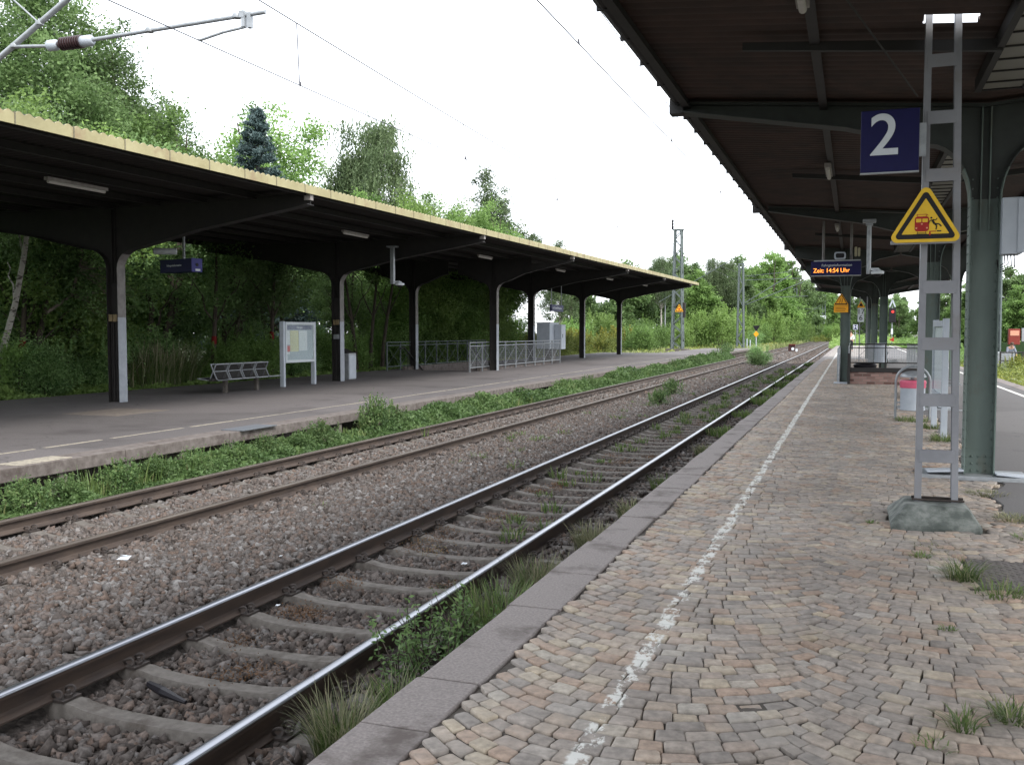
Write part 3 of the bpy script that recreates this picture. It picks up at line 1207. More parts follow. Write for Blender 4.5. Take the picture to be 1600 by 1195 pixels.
# base plate with lids round the near columns
for yc, xo in ((12.0, 0), (22.3, 0)):
    bp = empty('column_base', (RX + (.2 if yc > 13 else 0), yc, 0), label='flat steel base plate with lids around the foot of the ' + ('nearest green column' if yc < 13 else 'second green column'), cat='base plate')
    b = MB()
    b.box((-.64, -.3, -.01), (.5, .3, .035)).box((-.3, -.34, -.01), (.62, -.3, .02))
    b.build('plate', M['galv'], bp, bevel=.004)
    for s, a0 in ((-1, -.55), (1, .16)):
        mx = Matrix.Translation((a0, -.27, .055)) @ Matrix.Rotation(R(4 * s), 4, 'Y') @ Matrix.Rotation(R(-3), 4, 'X')
        MB().box((0, 0, 0), (.38, .34, .02), 0, mx).build('lid', M['light_grey'], bp, bevel=.003)
# cabinet on the near column
cb = empty('switch_cabinet', (1.52, 11.9, 2.51), label='grey switch cabinet strapped to the right side of the nearest green column', cat='cabinet')
MB().box((0, -.16, 0), (.21, .16, .62)).build('case', M['light_grey'], cb, bevel=.01)
MB().box((.155, -.175, .012), (.225, .1, .608)).build('door', M['light_grey'], cb, bevel=.006)
c_ = MB()
for k in range(4):
    c_.tube([(.05 + .03 * k, -.02 * k, .0), (.06 + .03 * k, -.02 * k, -.08 - .02 * k), (.0, 0, -.13 - .02 * k), (-.02, 0, -.05)], .007, 6)
c_.build('cables', M['cable'], cb, smooth=60)

# ---- left canopy
CXL, LHALF = -16.4, 5.36
LFX = CXL + LHALF
lc = empty('platform_canopy', (0, 0, 0), label='long canopy with yellow scalloped fascia over the far asphalt platform', cat='canopy')


def lz(X, Y):
    return 4.47 + .0103 * Y + .012 * np.abs(X - CXL)


LY0, LY1 = -3.0, 72.3
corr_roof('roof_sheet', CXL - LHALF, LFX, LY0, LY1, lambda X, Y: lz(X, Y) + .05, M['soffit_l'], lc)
LCY = [7.7, 18.0, 28.25, 38.5, 48.75, 59.0, 69.25]
for yc in LCY:
    so = lambda X, yc=yc: 4.47 + .0103 * yc + .012 * abs(X - CXL)
    g = .0103 * (yc - 18)
    if yc == 38.5:
        for xo, sd_ in ((-2.1, -1), (1.75, 1)):
            column_parts(lc, CXL + xo, yc, LHALF, 3.15 + g, [(.62, 3.62 + g), (1.4, 3.95 + g), (1.7, 4.0 + g)], None, M['dark_steel'], [M['grey_flange'], M['white_flange']], wcol=.3, paint_to=2.0, soff=so)
            arm = MB()
            s = sd_
            q = [(CXL + xo + s * 1.6, 3.98 + g), (CXL + s * (LHALF - .05), 4.41 + g), (CXL + s * (LHALF - .05), 4.47 + g), (CXL + xo + s * 1.6, 4.32 + g)]
            arm.prism(q[::s], yc - .1, yc + .1, 'xz')
            arm.build('cantilever_arm', M['dark_steel'], lc)
        continue
    column_parts(lc, CXL, yc, LHALF, 3.15 + g, [(.75, 3.62 + g), (2.4, 3.97 + g), (LHALF - .05, 4.41 + g)], None, M['dark_steel'], [M['grey_flange'], M['white_flange']], wcol=.3, paint_to=2.0, soff=so)
pl = MB()
for xo in (-5.2, -3.9, -2.6, -1.3, 0, 1.3, 2.6, 3.9, 5.2):
    X0 = CXL + xo
    za, zb = float(lz(X0, LY0)), float(lz(X0, LY1))
    q = [(LY0, za - .12), (LY1, zb - .12), (LY1, zb - .0), (LY0, za - .0)]
    pl.prism(q, X0 - .04, X0 + .04, 'yz')
pl.build('purlins', M['dark_steel'], lc)
fa = MB()
jo = MB()
lam = .177
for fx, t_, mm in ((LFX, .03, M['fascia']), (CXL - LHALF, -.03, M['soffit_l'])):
    fa = MB()
    jo = MB()
    ys = np.arange(LY0, LY1, lam / 6)
    for a, b in zip(ys[:-1], ys[1:]):
        z0a, z0b = 4.43 + .0103 * a, 4.43 + .0103 * b
        z1a = 4.60 + .0103 * a + .02 * math.sin(2 * math.pi * a / lam)
        z1b = 4.60 + .0103 * b + .02 * math.sin(2 * math.pi * b / lam)
        fa.add([(fx, a, z0a), (fx, b, z0b), (fx, b, z1b), (fx, a, z1a), (fx + t_, a, z0a), (fx + t_, b, z0b), (fx + t_, b, z1b), (fx + t_, a, z1a)],
               [(0, 3, 2, 1), (4, 5, 6, 7), (3, 7, 6, 2), (0, 1, 5, 4)] if t_ > 0 else [(0, 1, 2, 3), (4, 7, 6, 5), (3, 2, 6, 7), (0, 4, 5, 1)])
    y = LY0 + .5
    while y < LY1:
        z0 = 4.43 + .0103 * y
        fa.box((fx - .01, y, z0 - .004), (fx + (t_ + .006 if t_ > 0 else .02), y + .022, z0 + .172), 1)
        y += 1.06
    fa.build('fascia', [mm, M['fascia_joint']], lc)
# end closure of the roof
MB().prism([(CXL - LHALF, 4.43 + .0103 * LY1), (LFX, 4.43 + .0103 * LY1), (LFX, 4.6 + .0103 * LY1), (CXL - LHALF, 4.6 + .0103 * LY1)], LY1, LY1 + .03, 'xz').build('end_fascia', M['fascia'], lc)
for yc in LCY:
    bx = MB()
    z0 = 4.43 + .0103 * yc
    bx.box((LFX - .18, yc - .06, z0 - .12), (LFX - .02, yc + .06, z0 + .03))
    bx.build('beam_end_cap', M['lamp_body'], lc)
for yc in LCY[1:3]:
    jb = empty('junction_box', (CXL, yc - .03, 1.9), label='pair of small yellowed junction boxes on the ' + ('nearest' if yc < 20 else 'second') + ' column of the far platform', cat='junction box')
    for s in (-1, 1):
        MB().box((s * .062 - .05, -.11, 0), (s * .062 + .05, -.02, .17)).build('box', mat('ochre_box', (.25, .19, .1), (.17, .13, .07), 8, .6), jb, bevel=.006)
    cc = MB()
    for x in (-.09, -.04, .05, .09):
        cc.tube([(x, -.04, -.03), (x, -.04, -1.86)], .012, 6)
    cc.build('conduits', M['dark_steel'], jb, smooth=60)
tag(MB().box((CXL - .1, 28.25 - .14, 1.42), (CXL + .1, 28.25 - .03, 1.58)).build('meter_box', M['galv'], bevel=.01), 'small grey box below the junction boxes of the second far column', 'junction box')

# ---- lamps under the canopies
def make_lamp(length=1.45):
    root = empty('fluorescent_lamp')
    MB().box((-.05, -length / 2, .0), (.05, length / 2, .06)).build('housing', M['lamp_body'], root, bevel=.006)
    b = MB()
    b.tube([(0, -length / 2 + .05, -.02), (0, length / 2 - .05, -.02)], .032, 10)
    b.build('tube', M['tube_white'], root, smooth=60)
    return root


lm0 = None
lamp_lab = 'pale fluorescent lamp under the dark roof of the far platform'
for i, y in enumerate((3.5, 13.9, 24.3, 34.5, 44.6, 54.5, 64.5)):
    o = make_lamp() if lm0 is None else copy_tree(lm0)
    lm0 = lm0 or o
    o.location = (-13.5, y, 4.2 + .0103 * y)
    pos = ['off to the left, nearest', 'above the left of the first column', 'above the notice case', 'before the stair railing', 'above the stair railing', 'beyond the stair railing', 'near the far end'][i]
    tag(o, 'pale fluorescent lamp under the far platform roof, ' + pos, 'lamp', 'lamps under the far canopy')
for i, (x, y) in enumerate(((-18.8, 52), (-18.8, 62))):
    o = copy_tree(lm0)
    o.location = (x, y, 4.2 + .0103 * y)
    tag(o, 'small pale lamp at the back of the far canopy, ' + ('nearer one' if i == 0 else 'farther one'), 'lamp', 'lamps under the far canopy')
for i, (y, L) in enumerate(((7.45, 1.0), (16.1, 1.0), (24.7, 1.0), (33.4, 1.0), (42, 1.0), (51, 1.0))):
    o = copy_tree(lm0)
    o.scale = (1.0, .72, 1)
    o.location = (-.42, y, 4.2)
    pos = ['overhead at the top edge', 'left below the blue number sign', 'above the departure display', 'behind the departure display', 'beyond the stair columns', 'farthest away'][i]
    tag(o, 'fluorescent lamp on the cobbled platform soffit, ' + pos, 'lamp', 'lamps under the near canopy')

# ------------------------------------------------------------------ ladder mast with signs
lmx, lmy = .71, 9.05
lad = empty('ladder_mast', (lmx, lmy, 0), label='grey steel ladder-like mast on a mossy concrete foot rising through the roof', cat='mast')
b = MB()
bot = [(-.38, -.45), (.32, -.45), (.32, .42), (-.38, .42)]
top = [(-.25, -.26), (.22, -.26), (.22, .22), (-.25, .22)]
vs = [(x, y, -.04) for x, y in bot] + [(x * 1.02, y * 1.0, .03) for x, y in bot] + [(x, y, .17) for x, y in top]
b.add(vs, [(0, 1, 5, 4), (1, 2, 6, 5), (2, 3, 7, 6), (3, 0, 4, 7), (4, 5, 9, 8), (5, 6, 10, 9), (6, 7, 11, 10), (7, 4, 8, 11), (8, 9, 10, 11)])
b.build('foundation', M['foundation'], lad, bevel=.02)
for s, xb, xt in ((-1, -.15, -.145), (1, .145, .085)):
    l = MB()
    h = 6.4
    xh = xb + (xt - xb) * h / 4.2
    for (y0_, y1_) in ((-.05, -.042), (.042, .05)):
        l.prism([(xb - .027, .12), (xb + .027, .12), (xh + .027, h), (xh - .027, h)], y0_, y1_, 'xz')
    a_, b_ = sorted((s * .019, s * .027))
    l.prism([(xb + a_, .12), (xb + b_, .12), (xh + b_, h), (xh + a_, h)], -.042, .042, 'xz')
    l.build('leg', M['grey_steel'], lad, bevel=.002)
for z in (.57, 1.06, 1.55, 2.04, 2.52, 3.0, 3.49, 3.97, 4.6):
    wl = -.15 + .005 * z / 4.2
    wr = .145 - .06 * z / 4.2
    MB().box((wl, -.056, z - .055), (wr, -.048, z + .055)).box((wl, -.048, z + .047), (wr, -.01, z + .055)).build('rung', M['grey_steel'], lad, bevel=.002)
MB().tube([(-.2, .05, .19), (.22, .05, .19)], .012, 8).tube([(-.2, -.05, .185), (.22, -.05, .185)], .01, 8).build('anchor_bolt', M['clip'], lad, smooth=50)

ps = empty('platform_number_sign', (.265, 8.9, 3.03), label='navy blue square sign with a large white 2 beside the ladder mast', cat='sign')
MB().box((-.235, -.02, 0), (.235, .02, .53)).build('board', M['navy'], ps, bevel=.004)
MB().box((-.237, -.022, -.012), (.237, .022, 0.0005)).build('bottom_rail', M['galv'], ps)
MB().box((.235, -.012, .12), (.29, .012, .4)).build('bracket', M['galv'], ps)
lettering('digit', '2', .5, M['sign_white'], ps, (-.045, -.0215, .3), FACE_CAM, squeeze=1.0, bold=.004)


def rounded_tri(hw, h, r, n=6):
    P = [(-hw, 0), (hw, 0), (0, h)]
    C = Vector((0, h / 3))
    out_ = []
    for i in range(3):
        p, a, c = Vector(P[i]), Vector(P[i - 1]), Vector(P[(i + 1) % 3])
        d0, d1 = (a - p).normalized(), (c - p).normalized()
        t_ = r / math.tan(math.acos(d0.dot(d1)) / 2)
        q0, q1 = p + d0 * t_, p + d1 * t_
        bis = (d0 + d1).normalized()
        cen = p + bis * (r / math.sin(math.acos(d0.dot(d1)) / 2))
        a0 = math.atan2(q0.y - cen.y, q0.x - cen.x)
        a1 = math.atan2(q1.y - cen.y, q1.x - cen.x)
        while a1 < a0:
            a1 += 2 * math.pi
        for k in range(n + 1):
            a_ = a0 + (a1 - a0) * k / n
            out_.append((cen.x + r * math.cos(a_), cen.y + r * math.sin(a_)))
    return out_


def tri_sign(parent, hw, h, yellow, rr=.04, border=True, yf=0.0):
    """plate, black border and inner field; faces -Y"""
    MB().prism(rounded_tri(hw, h, rr), yf - .004, yf + .004, 'xz').build('plate', yellow, parent)
    k = .045 * hw / .27
    o = [(x * (1 - .085 * 2), z * .83 + h * .055) for x, z in rounded_tri(hw, h, rr * .7)]
    MB().prism(o, yf - .0065, yf - .0042, 'xz').build('border', M['sign_black'], parent)
    i = [(x * .62, z * .6 + h * .135) for x, z in rounded_tri(hw, h, rr * .15)]
    MB().prism(i, yf - .009, yf - .0067, 'xz').build('field', yellow, parent)


ws = empty('warning_sign', (.555, 8.78, 2.41), label='large yellow warning triangle with a red train and falling person on the ladder mast', cat='sign')
tri_sign(ws, .3, .5, M['sign_yellow'], .045)
MB().box((-.27, .006, -.012), (.24, .05, .02)).box((-.03, .006, .02), (.03, .2, .4)).build('bracket', M['grey_steel'], ws)
tr_ = MB()
yf = -.0092
def pl8(b, pts, mi=0, dy=0):
    b.prism(pts, yf - .0022 - dy, yf - dy, 'xz', mi)
def rrect(x0, z0, x1, z1, r, n=4):
    P = []
    for cx, cz, a0 in ((x1 - r, z0 + r, -90), (x1 - r, z1 - r, 0), (x0 + r, z1 - r, 90), (x0 + r, z0 + r, 180)):
        for k in range(n + 1):
            a = R(a0 + 90 * k / n)
            P.append((cx + r * math.cos(a), cz + r * math.sin(a)))
    return P
def disc(cx, cz, r, n=12):
    return [(cx + r * math.cos(2 * math.pi * k / n), cz + r * math.sin(2 * math.pi * k / n)) for k in range(n)]
pl8(tr_, rrect(-.083, .09, .028, .215, .022))
tw = MB()
pl8(tw, rrect(-.073, .166, -.032, .196, .004), 0, .0024)
pl8(tw, rrect(-.024, .166, .018, .196, .004), 0, .0024)
tl = MB()
for c in ((-.07, .118), (.013, .118), (-.028, .152)):
    pl8(tl, disc(c[0], c[1], .0075), 0, .0024)
for (p, q) in (((-.06, .215), (-.064, .228)), ((.004, .215), (.008, .228)), ((-.066, .232), (.012, .232)), ((-.062, .233), (-.072, .224)), ((.008, .233), (.02, .222))):
    d = (Vector(q) - Vector(p)).normalized()
    n_ = Vector((-d.y, d.x)) * .0022
    pl8(tr_, [(p[0] - n_.x, p[1] - n_.y), (q[0] - n_.x, q[1] - n_.y), (q[0] + n_.x, q[1] + n_.y), (p[0] + n_.x, p[1] + n_.y)][::1])
tr_.build('train_pictogram', M['sign_red'], ws)
tw.build('window_pictogram', M['sign_yellow'], ws)
tl.build('lamp_pictogram', plain('sign_pink', (.75, .35, .2), .5), ws)
mp_ = MB()
def stroke(b, p, q, w):
    d = (Vector(q) - Vector(p)).normalized()
    n_ = Vector((-d.y, d.x)) * w / 2
    pl8(b, [(p[0] - n_.x, p[1] - n_.y), (q[0] - n_.x, q[1] - n_.y), (q[0] + n_.x, q[1] + n_.y), (p[0] + n_.x, p[1] + n_.y)])
for (p, q, w_) in (((-.068, .053), (-.058, .088), .004), ((.012, .053), (.002, .088), .004), ((-.068, .058), (.012, .058), .004), ((-.064, .067), (.008, .067), .004), ((-.061, .076), (.005, .076), .004),
                   ((.052, .185), (.07, .15), .017), ((.07, .15), (.088, .135), .012), ((.088, .135), (.083, .102), .01), ((.07, .152), (.105, .148), .011), ((.105, .148), (.124, .128), .01),
                   ((.05, .185), (.032, .175), .008), ((.032, .175), (.025, .152), .007), ((.055, .186), (.08, .182), .008), ((.08, .182), (.09, .197), .007)):
    stroke(mp_, p, q, w_)
pl8(mp_, disc(.045, .201, .0085))
pl8(mp_, rrect(.09, .085, .124, .095, .001))
mp_.build('person_pictogram', M['sign_black'], ws)
ll = MB()
pl8(ll, rrect(.031, .085, .084, .092, .001))
pl8(ll, rrect(.031, .056, .042, .0845, .001))
ll.build('platform_pictogram', M['sign_red'], ws)

# ------------------------------------------------------------------ things on the right platform
# litter bin
bn = empty('litter_bin', (1.08, 19.5, 0), label='grey cylindrical litter bin with a pink bag in an arched tube frame', cat='bin')
b = MB()
path = [(-.3, 0, -.02), (-.3, 0, .72)] + [(-.3 + .3 * (1 - math.cos(a)), 0, .72 + .29 * math.sin(a)) for a in np.linspace(.1, math.pi - .1, 12)] + [(.3, 0, .72), (.3, 0, -.02)]
b.tube(path, .024, 10)
b.build('frame', M['galv'], bn, smooth=60)
MB().lathe([(.21, .17), (.22, .18), (.22, .62), (.214, .62)], n=28).build('drum', M['light_grey'], bn, smooth=40)
MB().lathe([(.228, .6), (.236, .63), (.228, .66), (.24, .7), (.231, .73), (.222, .745)], n=20).build('bag', M['pink_bag'], bn, smooth=50)
MB().lathe([(.235, .8), (.235, .82), (.2, .87), (.12, .91), (.01, .925)], n=28).build('lid', M['galv'], bn, smooth=50)
MB().box((-.3, -.02, .3), (-.2, .02, .33)).box((.2, -.02, .3), (.3, .02, .33)).box((-.03, .2, .6), (.03, .22, .86)).build('bracket', M['galv'], bn)

# timetable case seen end-on
tb = empty('timetable_case', (1.33, 16.85, 0), label='grey framed timetable case seen edge-on behind the ladder mast', cat='notice board')
for y_ in (-.95, .95):
    MB().box((-.045, y_ - .05, -.02), (.045, y_ + .05, 1.86)).build('post', M['light_grey'], tb, bevel=.006)
MB().box((-.05, -.9, 1.74), (.05, .9, 1.83)).build('frame_bar', M['light_grey'], tb, bevel=.005)
MB().box((-.05, -.9, .6), (.05, .9, .68)).build('frame_bar', M['light_grey'], tb, bevel=.005)
MB().box((-.012, -.9, .68), (.012, .9, 1.74)).build('panel', M['paper'], tb)
MB().box((-.05, -.9, .68), (-.044, .9, 1.74)).build('pane', M['pane'], tb)

# wire benches
def make_bench(n=4):
    root = empty('wire_bench')
    for y_ in (-.72, .72):
        b = MB().box((-.05, y_ - .06, 0), (.05, y_ + .06, .36))
        b.build('pedestal', M['concrete'], root, bevel=.01)
    MB().box((-.06, -1.35, .34), (.06, 1.35, .41)).build('beam', M['dark_steel'], root, bevel=.006)
    for side in (1, -1):
        for k in range(n):
            if side < 0 and k not in (0,):
                pass
            y0 = -1.22 + k * .62
            fr = MB()
            prof = [(.5, .4), (.4, .385), (.16, .36), (.1, .4), (-.06, .74), (-.08, .79)]
            ew = []
            for y_ in (y0, y0 + .54):
                fr.tube([(side * x, y_, z) for x, z in prof], .018, 8)
            fr.tube([(side * .5, y0, .4), (side * .5, y0 + .54, .4)], .018, 8)
            fr.tube([(side * -.08, y0, .79), (side * -.08, y0 + .54, .79)], .018, 8)
            fr.tube([(side * .02, y0, .6), (side * .02, y0 + .54, .6)], .012, 8)
            s_ = fr.build('seat_frame', M['galv'], root, smooth=60)
            mesh = MB()
            for t_ in np.linspace(y0 + .03, y0 + .51, 15):
                for (a, c) in zip(prof[:-1], prof[1:]):
                    mesh.bar((side * a[0], t_, a[1]), (side * c[0], t_, c[1]), .009, .009)
            for (a, c) in zip(prof[:-1], prof[1:]):
                L = math.dist(a, c)
                for f in np.arange(.02, L, .03):
                    x, z = a[0] + (c[0] - a[0]) * f / L, a[1] + (c[1] - a[1]) * f / L
                    mesh.bar((side * x, y0, z), (side * x, y0 + .54, z), .01, .01)
            mesh.build('wire_mesh', M['dark_steel'], s_)
    return root


be = make_bench()
be.location = (-16.1, 22.4, 0)
tag(be, 'back-to-back wire mesh seats on two stone pedestals in front of the shrubs', 'bench', 'wire mesh benches')
be2 = copy_tree(be)
be2.location = (1.95, 26.3, 0)
be2.rotation_euler = (0, 0, 0)
tag(be2, 'wire bench seen end-on through the ladder mast beside the tall green column', 'bench', 'wire mesh benches')
be3 = copy_tree(be)
be3.location = (1.35, 45.2, 0)
tag(be3, 'distant wire bench beyond the stairwell mesh fence', 'bench', 'wire mesh benches')

# stairwell parapet with mesh fence
st = empty('stair_parapet', (.92, 32.3, 0), label='low brick stairwell parapet with dark coping and wire mesh railing', cat='parapet')
MB().box((-1.0, -.12, 0), (1.0, .12, .38)).build('brick_wall', M['brick'], st)
MB().box((-1.0, -.15, .38), (1.0, .15, .52)).build('coping', M['dark_steel'], st, bevel=.01)
f = MB()
f.tube([(-1.0, 0, 1.27), (1.0, 0, 1.27)], .022, 8).tube([(-1.0, 0, 1.15), (1.0, 0, 1.15)], .014, 8).tube([(-1.0, 0, .68), (1.0, 0, .68)], .018, 8)
for x in (-1.0, 0.05, 1.0):
    f.tube([(x, 0, .5), (x, 0, 1.27)], .02, 8)
f.build('railing', M['dark_steel'], st, smooth=60)
f = MB()
for x in np.arange(-.95, 1, .07):
    f.bar((x, 0, .68), (x, 0, 1.15), .006, .006)
for z in np.arange(.74, 1.15, .07):
    f.bar((-1, 0.006, z), (1, .006, z), .006, .006)
f.build('wire_mesh', M['galv'], st)
MB().box((-1.08, -.2, -.02), (-1.0, -.08, .98)).build('end_post', M['dark_steel'], st, bevel=.01)
MB().lathe([(.001, .5), (.34, .51), (.36, .6), (.3, .66), (.02, .68)], (-.55, .35, 0), 20).build('hatch', M['sign_black'], st, smooth=40)
# long sides of the stairwell
for i, x in enumerate((-.13, 2.02)):
    sd_ = empty('stair_railing', (x, 36.6, 0), label='grey mesh stair railing running away behind the parapet, ' + ('track side' if i == 0 else 'asphalt side'), cat='railing')
    f = MB()
    f.tube([(0, -4.1, 1.2), (0, 4.1, 1.2)], .02, 8)
    f.tube([(0, -4.1, .2), (0, 4.1, .2)], .016, 8)
    for y_ in np.arange(-4.1, 4.2, 1.6):
        f.tube([(0, y_, -.02), (0, y_, 1.2)], .02, 8)
    f.build('rails', M['galv'], sd_, smooth=60)
    f = MB()
    for y_ in np.arange(-4.05, 4.1, .14):
        f.bar((0, y_, .2), (0, y_, 1.2), .006, .006)
    f.build('wire_mesh', M['galv'], sd_)
gp = empty('guard_post', (-.43, 32.35, 0), label='pale galvanised guard pipe at the foot of the column under the display', cat='post')
MB().tube([(0, 0, .02), (0, 0, 1.12), (.03, .02, 1.2)], [.05, .05, .02], 10).build('pipe', M['galv'], gp, smooth=60)
MB().box((-.14, -.12, -.01), (.36, .3, .045)).build('foot', M['light_grey'], gp, bevel=.01)

# departure display near side
dp = empty('departure_display', (-.42, 24, 3.0), label='navy departure display with glowing orange time hanging from the near canopy', cat='display')
MB().box((-.565, -.12, 0), (.565, .12, .33)).build('case', M['navy'], dp, bevel=.008)
MB().box((-.565, -.125, -.012), (.565, .125, .0)).box((-.5, -.12, .33), (.55, .12, .36)).build('trim', M['galv'], dp)
lettering('heading_text', 'Fahrgastinformation', .085, M['sign_white'], dp, (.02, -.1215, .235), FACE_CAM)
lettering('time_text', 'Zeit: 14:54 Uhr', .145, M['led'], dp, (-.1, -.1215, .11), FACE_CAM, squeeze=.9)
for x_ in (-.29, .34):
    MB().tube([(x_, 0, .34), (x_, 0, 1.3)], .03, 8).build('hanger', M['grey_flange'], dp, smooth=60)
ls = empty('platform_monitor', (-.33, 23.9, 3.37), label='small pale rounded loudspeaker box on top of the near departure display', cat='loudspeaker')
MB().prism(rrect(-.13, 0, .13, .17, .05), -.1, .1, 'xz').build('case', M['light_grey'], ls, bevel=.006)
MB().prism(rrect(-.095, .03, .095, .14, .035), -.108, -.1005, 'xz').build('grille', M['sign_black'], ls)
tag(MB().prism(rrect(-.03, 0, .03, .22, .02), -.06, .06, 'xz').prism(rrect(.045, 0, .1, .2, .02), -.06, .06, 'xz').build('horn_speaker', plain('cream_plastic', (.4, .37, .24), .5), None, (.02, 24.1, 3.45), bevel=.005), 'pair of small cream boxes on the right hanger of the near departure display', 'loudspeaker')
cm = empty('dome_camera', (.27, 21, 2.8), label='grey pole with white dome camera hanging right of the departure display', cat='camera')
MB().tube([(0, 0, .05), (0, 0, 1.12)], .045, 12).build('pole', M['galv'], cm, smooth=60)
MB().box((-.13, -.13, 1.1), (.13, .13, 1.16)).box((-.07, -.07, 1.04), (.07, .07, 1.1)).build('mount', M['galv'], cm, bevel=.01)
MB().box((.04, -.02, .12), (.2, .02, .17)).build('bracket', M['sign_white'], cm)
b = MB().lathe([(.005, -.03), (.06, -.02), (.085, .02)], (.17, 0, .02), 18).build('dome', M['sign_black'], cm, smooth=60)
MB().lathe([(.085, .02), (.13, .03), (.13, .08), (.06, .11), (.05, .13)], (.17, 0, .02), 18).build('housing', M['sign_white'], cm, smooth=40)

# signs on far columns
wy = empty('warning_sign', (-.39, 32.53, 2.29), label='orange warning triangle above an orange text plate on the column under the display', cat='sign')
sub = wy
MB().prism(rounded_tri(.24, .41, .03), -.004, .004, 'xz').build('plate', M['sign_orange'], wy, (0, 0, .22))
o = [(x * .86, z * .86 + .028) for x, z in rounded_tri(.24, .41, .02)]
MB().prism(o, -.007, -.0045, 'xz').build('border', M['sign_black'], wy, (0, 0, .22))
o = [(x * .68, z * .68 + .066) for x, z in rounded_tri(.24, .41, .01)]
MB().prism(o, -.0095, -.0073, 'xz').build('field', M['sign_orange'], wy, (0, 0, .22))
b = MB()
yf = -.0097
for x_ in (-.03, .035):
    stroke(b, (x_ - .02, .3), (x_, .38), .014)
    stroke(b, (x_, .38), (x_ - .005, .45), .014)
b.build('wind_pictogram', M['sign_black'], wy)
MB().box((-.22, -.004, 0), (.22, .004, .21)).build('text_plate', M['sign_orange'], wy)
b = MB()
for k in range(3):
    b.box((-.17, -.0065, .05 + .05 * k), (.12 + .03 * (k % 2), -.0045, .062 + .05 * k))
b.build('text_lines', M['sign_black'], wy)
ks = empty('kilometre_board', (.33, 50, 2.16), label='white board reading 17 over 6 with an orange triangle above it', cat='sign')
MB().box((-.15, -.005, 0), (.15, .005, .68)).build('board', M['sign_white'], ks)
lettering('digits', '17', .36, M['sign_black'], ks, (0, -.0075, .5), FACE_CAM)
lettering('digits', '6', .36, M['sign_black'], ks, (0, -.0075, .19), FACE_CAM)
MB().prism(rounded_tri(.19, .33, .02), -.004, .004, 'xz').build('plate', M['sign_orange'], ks, (0, 0, .7))
MB().prism([(x * .55, z * .55 + .07) for x, z in rounded_tri(.19, .33, .02)], -.007, -.0045, 'xz').build('pictogram', M['sign_black'], ks, (0, 0, .7))
km = empty('lattice_post', (.45, 50.3, 0), label='slim grey lattice post behind the white 17 over 6 board', cat='post')
b = MB()
for x_ in (-.17, .17):
    b.box((x_ - .025, -.03, 0), (x_ + .025, .03, 3.4))
for k in range(9):
    s = 1 if k % 2 else -1
    b.bar((-.17 * s, 0, .1 + .36 * k), (.17 * s, 0, .46 + .36 * k), .02, .02)
b.build('lattice', M['grey_steel'], km)
gb = empty('waste_barrels', (.93, 42.3, .0), label='two tall grey waste containers against a column beyond the stairwell', cat='bin')
MB().lathe([(.2, .36), (.24, .37), (.24, .95), (.23, 1.18), (.2, 1.2)], (.14, 0, 0), 20).build('drum', M['light_grey'], gb, smooth=40)
MB().box((-.36, -.02, .36), (-.12, .3, 1.19)).build('case', M['galv'], gb, bevel=.02)
MB().box((-.3, .02, 0), (-.2, .1, .36)).build('stand', M['dark_steel'], gb)
MB().box((.1, -.04, 0), (.18, .04, .36)).build('stand', M['dark_steel'], gb)

# ------------------------------------------------------------------ things on the left platform
nb = empty('notice_case', (-16.2, 25.55, 0), label='pale grey glazed timetable case with yellow and white sheets on two posts', cat='notice board')
for y_ in (-.87, .87):
    MB().box((-.11, y_ - .05, -.01), (.03, y_ + .05, 1.98)).build('post', M['light_grey'], nb, bevel=.008)
MB().box((-.1, -.82, .72), (0.0, .82, 1.96)).build('back_box', M['light_grey'], nb)
MB().box((0.001, -.78, .78), (.012, .78, 1.9)).build('panel', plain('board_grey', (.33, .39, .43), .6), nb)
fr = MB().box((.0, -.82, 1.88), (.05, .82, 1.965)).box((.0, -.82, .72), (.05, .82, .8)).box((.0, -.82, .8), (.05, -.75, 1.88)).box((.0, .75, .8), (.05, .82, 1.88))
fr.build('frame', plain('frame_white', (.5, .54, .57), .5), nb, bevel=.004)
MB().box((.0125, -.75, 1.73), (.018, .7, 1.87)).build('header', plain('header_blue', (.07, .075, .17), .5), nb)
lettering('header_text', 'Fahrplan', .1, M['sign_white'], nb, (.0195, .0, 1.79), FACE_TRACK)
b = MB()
b.box((.0125, -.53, 1.06), (.016, -.07, 1.7))
b.build('yellow_sheet', M['paper_yellow'], nb)
MB().box((.0125, -.04, 1.08), (.016, .42, 1.7)).box((.0125, -.74, 1.28), (.016, -.56, 1.7)).box((.0125, -.74, .98), (.016, -.56, 1.05)).build('white_sheet', M['paper'], nb)
MB().box((.0125, -.74, 1.06), (.016, -.55, 1.24)).build('red_sheet', plain('red_paper', (.5, .05, .05), .7), nb)
b = MB()
for (y0, y1, z0, n_) in ((-.5, -.1, 1.1, 14), (-.01, .39, 1.12, 9), (-.72, -.58, 1.3, 6)):
    for k in range(n_):
        z = z0 + (1.66 - z0) * k / n_
        b.box((.0165, y0, z), (.0172, y1 - .1 * random.random(), z + .007))
b.build('print_lines', plain('print_grey', (.3, .36, .36), .7), nb)
MB().box((.046, -.75, .8), (.049, .75, 1.88)).build('pane', M['pane'], nb)

tl_ = empty('litter_bin', (-16.75, 29.5, 0), label='square grey litter bin with dark slot standing beside the second far column', cat='bin')
MB().box((-.22, -.26, 0), (.19, .26, .92)).build('body', M['galv'], tl_, bevel=.012)
MB().box((.191, -.24, .03), (.205, .24, .85)).build('door', M['light_grey'], tl_, bevel=.006)
b = MB()
b.prism([(-.22, .92), (.19, .92), (-.22, 1.08)], -.26, .26, 'xz')
b.build('hood', M['dark_steel'], tl_)

